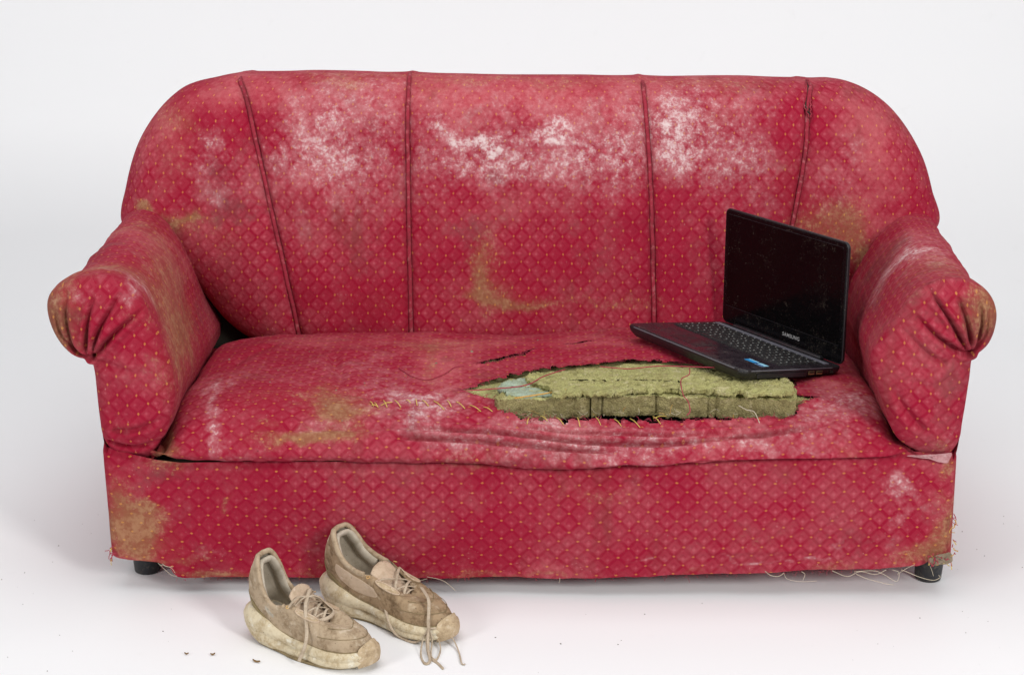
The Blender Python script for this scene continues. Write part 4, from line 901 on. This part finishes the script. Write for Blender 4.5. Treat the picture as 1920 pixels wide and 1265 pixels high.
    tube('heel_padding', resample(cp2, 70), .0052, LINER, root, n=10, ry=.011)
    # overlay patches follow the upper a little proud of it
    def patch(name, ka, kb, tsel, mat, off=.0016, m=18, shape=None):
        idx = tsel; rows_ = []
        for a in np.linspace(0, 1, m):
            rr = []
            for q_, i in enumerate(idx):
                f0, f1 = (ka, kb) if shape is None else shape(q_ / (len(idx) - 1), ka, kb)
                k = f0 + (f1 - f0) * a
                p = (1 - k) ** 2 * BS[i] + 2 * k * (1 - k) * CT[i] + k ** 2 * OP[i]; p = p.copy(); p[0] += math.exp(-(X[i] / .045) ** 2) * (-.004 * math.sin(k * math.pi) - .0036 * math.sin(k * math.pi * 2))
                c3 = np.array([min(max(p[0], .04), .20), 0, .045]); d_ = p - c3; d_ /= np.linalg.norm(d_)
                e_ = min(a, 1 - a, q_ / (len(idx) - 1), 1 - q_ / (len(idx) - 1)); w_ = .0022 * fbm((p + seed['n'])[None], 28, 3)[0]
                rr.append(p + d_ * (off * min(1, e_ * 12 + .0) - .0006 + w_))
            rows_.append(rr)
        return mk(name, np.vstack(rows_), gridfaces(m, len(idx)), mat, root)
    tm = n // 2
    it = np.arange(tm - 16, tm + 17); rws = []
    for a in np.linspace(0, 1, 26):
        rr = []
        for q_, i in enumerate(it):
            w_ = math.sin(math.pi * q_ / (len(it) - 1)) ** .55; k_ = a * (.62 + .38 * w_)
            if k_ < .62:
                f = k_ / .62; p = np.r_[C[i] + cn[i] * (.0042 * min(1, .3 + w_) + .002 * math.sin(f * math.pi)), zb[i] - .001 + (zt[i] - zb[i] + .001) * f]
            else:
                k = (k_ - .62) / .38 * .20; p = (1 - k) ** 2 * BS[i] + 2 * k * (1 - k) * CT[i] + k ** 2 * OP[i]; p = p + np.r_[cn[i] * (.0042 * (1 - k / .20) + .0012), .0028]
            rr.append(p + np.array([0, 0, .0012]) * fbm(p[None] + seed['n'], 60, 2)[0])
        rws.append(rr)
    mk('toe_guard', np.vstack(rws), gridfaces(26, len(it)), TOEG, root)
    hi = np.r_[np.arange(n - 34, n), np.arange(0, 35)]
    patch('heel_clip', -.04, .20, hi, HEELC, .0034, 10, shape=lambda q_, a, b: (a, a + (b - a) * max(.15, math.sin(q_ * math.pi) ** .6)))
    patch('heel_tab', .55, .99, np.r_[np.arange(n - 9, n), np.arange(0, 10)], KNITL, .0016, 12)
    el = lambda q_, a, b: ((a + b) / 2 - (b - a) / 2 * math.sqrt(max(0, 1 - (2 * q_ - 1) ** 2)), (a + b) / 2 + (b - a) / 2 * math.sqrt(max(0, 1 - (2 * q_ - 1) ** 2)))
    def onup(i, k, off=.0016):
        p = (1 - k) ** 2 * BS[i] + 2 * k * (1 - k) * CT[i] + k ** 2 * OP[i]; c3 = np.array([min(max(p[0], .04), .20), 0, .045]); d_ = p - c3
        return p + d_ / np.linalg.norm(d_) * off
    for sgn in (1, -1):
        if seed['oval']: patch('heel_overlay', .16, .70, np.arange(24, 52) if sgn > 0 else np.arange(n - 51, n - 23), KNITL, .0013, 14, shape=el)
        q = []
        for a in np.linspace(0, 2 * math.pi, 40):
            i = int(round(63 + 9 * math.cos(a) + 3 * math.sin(a))); k = .80 + .13 * math.sin(a)
            q.append(onup(i if sgn > 0 else (n - i) % n, k))
        q = np.array(q); [q.__setitem__(slice(None), (np.roll(q, 1, 0) + 2 * q + np.roll(q, -1, 0)) / 4) for _ in range(3)]
        tube('eyestay_loop', np.vstack([q, q[:1]]), .0016, KNITL, root, n=6)
        mk('eyestay_slit', np.vstack([q, q.mean(0)[None]]), [(j_, (j_ + 1) % 40, 40) for j_ in range(40)], TOEG, root)
    # tongue
    tx = np.linspace(0, 1, 26); tw = np.linspace(-1, 1, 15); T = []; tup = seed['tz']
    for t_ in tx:
        x = .200 - .090 * t_ + .004 * t_ ** 2; z = np.interp(t_, [0, .2, .5, .8, 1], [.062, .068, .082, .098, .112 + seed['tz']])
        w_ = np.interp(t_, [0, .3, .7, 1], [.014, .022, .029, .028])
        for s_ in tw: T.append((x + .004 * s_ * s_, s_ * w_ + cl(x) * .5, z - .010 * s_ * s_ - (.003 if t_ < .8 else -.002 * (t_ - .8) * 5)))
    T = np.array(T); T[:, 2] += .0016 * fbm(T + seed['n'], 40, 2)
    tg = mk('tongue', T, gridfaces(26, 15), KNITL, root); md = tg.modifiers.new('thick', 'SOLIDIFY'); md.thickness = .005; md.offset = -1
    # eyelets
    ey = []
    for q_, x in enumerate((.118, .134, .150, .166, .181)):
        for sgn in (1, -1):
            z = np.interp(x, [.020, .032, .055, .08, .102, .120, .15, .188], seed['zo'][1:]) + .0006
            yw = np.interp(x, [.09, .108, .122, .15, .178, .188], [.037, .035, .028, .022, .014, .009]) + .0060 + .004 * (q_ == 0)
            p = np.array([x + .003, sgn * yw + cl(np.array([x]))[0] * .5, z - .0028]); ey.append(p)
            a = np.linspace(0, 2 * math.pi, 14)
            tube('eyelet', np.c_[p[0] + .0030 * np.cos(a), p[1] + .0024 * np.sin(a), p[2] + .0012 - sgn * .0012 * np.sin(a)], .0010, ORNG if q_ == 0 else KNITL, root, n=5)
    laces_fn(root, ey)
    return root
def lace(root, pts, n=50, r=.0030, ry=.0011, name='lace'):
    q = catmull(pts, n); tube(name, q, r, LACE, root, n=8, ry=ry)
def cross(root, ey, rows=(0, 1, 2, 3, 4), lift=.006):
    for a, b in zip(rows[:-1], rows[1:]):
        for s_ in (0, 1):
            p, q = ey[2 * b + s_], ey[2 * a + 1 - s_]; m = (p + q) / 2 + np.array([0, 0, lift + .0022 * s_ + .0012 * a])
            lace(root, [p + (0, 0, -.001), p * .7 + m * .3 + (0, 0, .003), m, q * .7 + m * .3 + (0, 0, .003), q + (0, 0, -.001)], 26, .0027)
    b = rows[-1]; p, q = ey[2 * b], ey[2 * b + 1]; lace(root, [p, (p + q) / 2 + np.array([0, 0, .005]), q], 20, .0027)
def laces_a(root, ey):
    cross(root, ey, (0, 2, 3, 4), .007)
    A, B = ey[0], ey[1]
    kn = np.array([.140, -.006, .103])
    lace(root, [A, (A + kn) / 2 + (0, 0, .008), kn, kn + (.010, -.018, -.006), (.160, -.036, .078), (.170, -.047, .062), (.172, -.055, .042), (.166, -.059, .024), (.160, -.061, .010)], 70, .0034)
    lace(root, [B, (B + kn) / 2 + (0, 0, .010), kn + (0, 0, .003), kn + (.014, .012, .002), (.166, .022, .086), (.184, .018, .079), (.188, -.004, .077), (.178, -.022, .076), (.165, -.024, .082)], 60, .0034)
    lace(root, [(.150, -.026, .086), (.142, -.008, .106), (.132, .012, .110), (.122, .026, .104)], 30, .0034)
    lace(root, [(.128, -.030, .094), (.138, -.012, .106), (.150, .006, .102), (.160, .022, .090)], 30, .0034)
def laces_b(root, ey):
    cross(root, ey, (1, 3, 4), .005)
SH1 = dict(knit=KNIT, sc=.925, scz=1.02, peel=1.0, oval=False, n=1.3, side=1, x0=.025, zo=[.163, .160, .140, .104, .087, .088, .096, .086, .066], tz=.006)
SH2 = dict(knit=KNITD, sc=1.02, scz=.97, peel=.0, oval=True, n=5.1, side=-1, x0=.022, zo=[.163, .160, .146, .120, .106, .100, .098, .086, .066], tz=-.004)
h1, t1 = atz(475, 1152, .035), atz(718, 1229, .035); h2, t2 = atz(617, 1092, .035), atz(868, 1170, .035)
sh1 = make_shoe('dirty beige running shoe with laces tied and open collar, peeling sole', h1, math.atan2(t1[1] - h1[1], t1[0] - h1[0]), SH1, laces_a)
sh2 = make_shoe('dirty beige running shoe with a loose lace bow trailing on the floor', h2, math.atan2(t2[1] - h2[1], t2[0] - h2[0]), SH2, laces_b)
# trailing bow of the second shoe, modelled in shoe coordinates
bpy.context.view_layer.update()
inv2 = np.array(sh2.matrix_world.inverted())
def to2(P): P = np.asarray(P, float); return P @ inv2[:3, :3].T + inv2[:3, 3]
def w2(l):  # (px, py, height)
    return to2([atz(x, y, z) for x, y, z in l])
lace(sh2, w2([(790, 1100, .082), (803, 1122, .080), (804, 1145, .062), (803, 1165, .045), (804, 1178, .036)]), 40)
lace(sh2, w2([(706, 1092, .060), (712, 1110, .055), (722, 1140, .040), (733, 1175, .018), (748, 1192, .004), (775, 1203, .003), (792, 1196, .012), (803, 1180, .034)]), 70, .0026)
lace(sh2, w2([(804, 1176, .036), (794, 1195, .018), (789, 1225, .004), (796, 1243, .002), (806, 1238, .004), (803, 1215, .010), (803, 1190, .026), (804, 1177, .036)]), 70, .0026)
lace(sh2, w2([(804, 1176, .036), (818, 1190, .018), (826, 1215, .004), (818, 1236, .002), (808, 1228, .004), (810, 1200, .016), (805, 1178, .036)]), 70, .0026)
lace(sh2, w2([(804, 1178, .036), (800, 1205, .012), (806, 1232, .002), (820, 1242, .002), (831, 1253, .002)]), 50, .0024)
lace(sh2, w2([(804, 1177, .036), (830, 1180, .030), (848, 1195, .014), (860, 1220, .003), (866, 1243, .002), (872, 1244, .002)]), 50, .0024)

# ================================================================ small litter on the paper
LEAF = dirty('dry_leaf', (.22, .13, .05), (.09, .05, .02), (.34, .24, .10), .9, 120, .6)
DUST = newmat('dark_crumb', .9, (.10, .085, .07))[0]
def flake(name, px, py, ln, wd, ang, label, mat=LEAF):
    c = atz(px, py, 0); n = 9; V = []
    for i in range(n):
        t_ = i / (n - 1) - .5
        for s_ in (-1, 0, 1):
            w_ = wd * (1 - (2 * t_) ** 2) ** .6 * s_ + wd * .15 * math.sin(i * 2.1 + s_)
            V.append((t_ * ln, w_, .001 + .0022 * (1 - abs(s_)) + .004 * abs(t_)))
    o_ = mk(name, V, gridfaces(n, 3), mat); o_.location = (c[0], c[1], 0); o_.rotation_euler = (0, 0, ang); m_ = o_.modifiers.new('thick', 'SOLIDIFY'); m_.thickness = .0006
    o_['label'] = label; o_['category'] = 'litter'; o_['group'] = 'dry flecks on the white paper'
flake('leaf_flake', 481, 1241, .015, .0018, -.4, 'longest curled brown leaf flake on the paper near the tied shoe')
flake('leaf_flake', 399, 1228, .008, .0014, .3, 'short brown leaf flake on the paper between the long flake and the thin sliver')
flake('leaf_flake', 350, 1227, .007, .0007, -.1, 'thin brown leaf sliver on the paper, farthest from the shoes')
V, F = [], []
for k in range(170):
    x = random.choice([random.uniform(-1.4, -.75), random.uniform(-1.2, 1.2), random.uniform(.75, 1.4)]); y = random.uniform(-.55, .45) if abs(x) > .85 else random.uniform(-.5, -.03)
    if -.55 < x < -.05 and y > -.38: continue
    r_ = random.uniform(.0005, .0016) * (1 if random.random() < .85 else 1.7)
    b0 = len(V); m = 5
    V += [(x + r_ * random.uniform(.6, 1.3) * math.cos(2 * math.pi * i / m), y + r_ * random.uniform(.6, 1.3) * math.sin(2 * math.pi * i / m), 0.0002) for i in range(m)] + [(x, y, r_ * .9)]
    F += [(b0 + i, b0 + (i + 1) % m, b0 + m) for i in range(m)]
o = mk('dust_crumbs', V, F, DUST); o['kind'] = 'stuff'; o['label'] = 'scattered tiny dark crumbs of dirt on the white paper'; o['category'] = 'dirt'
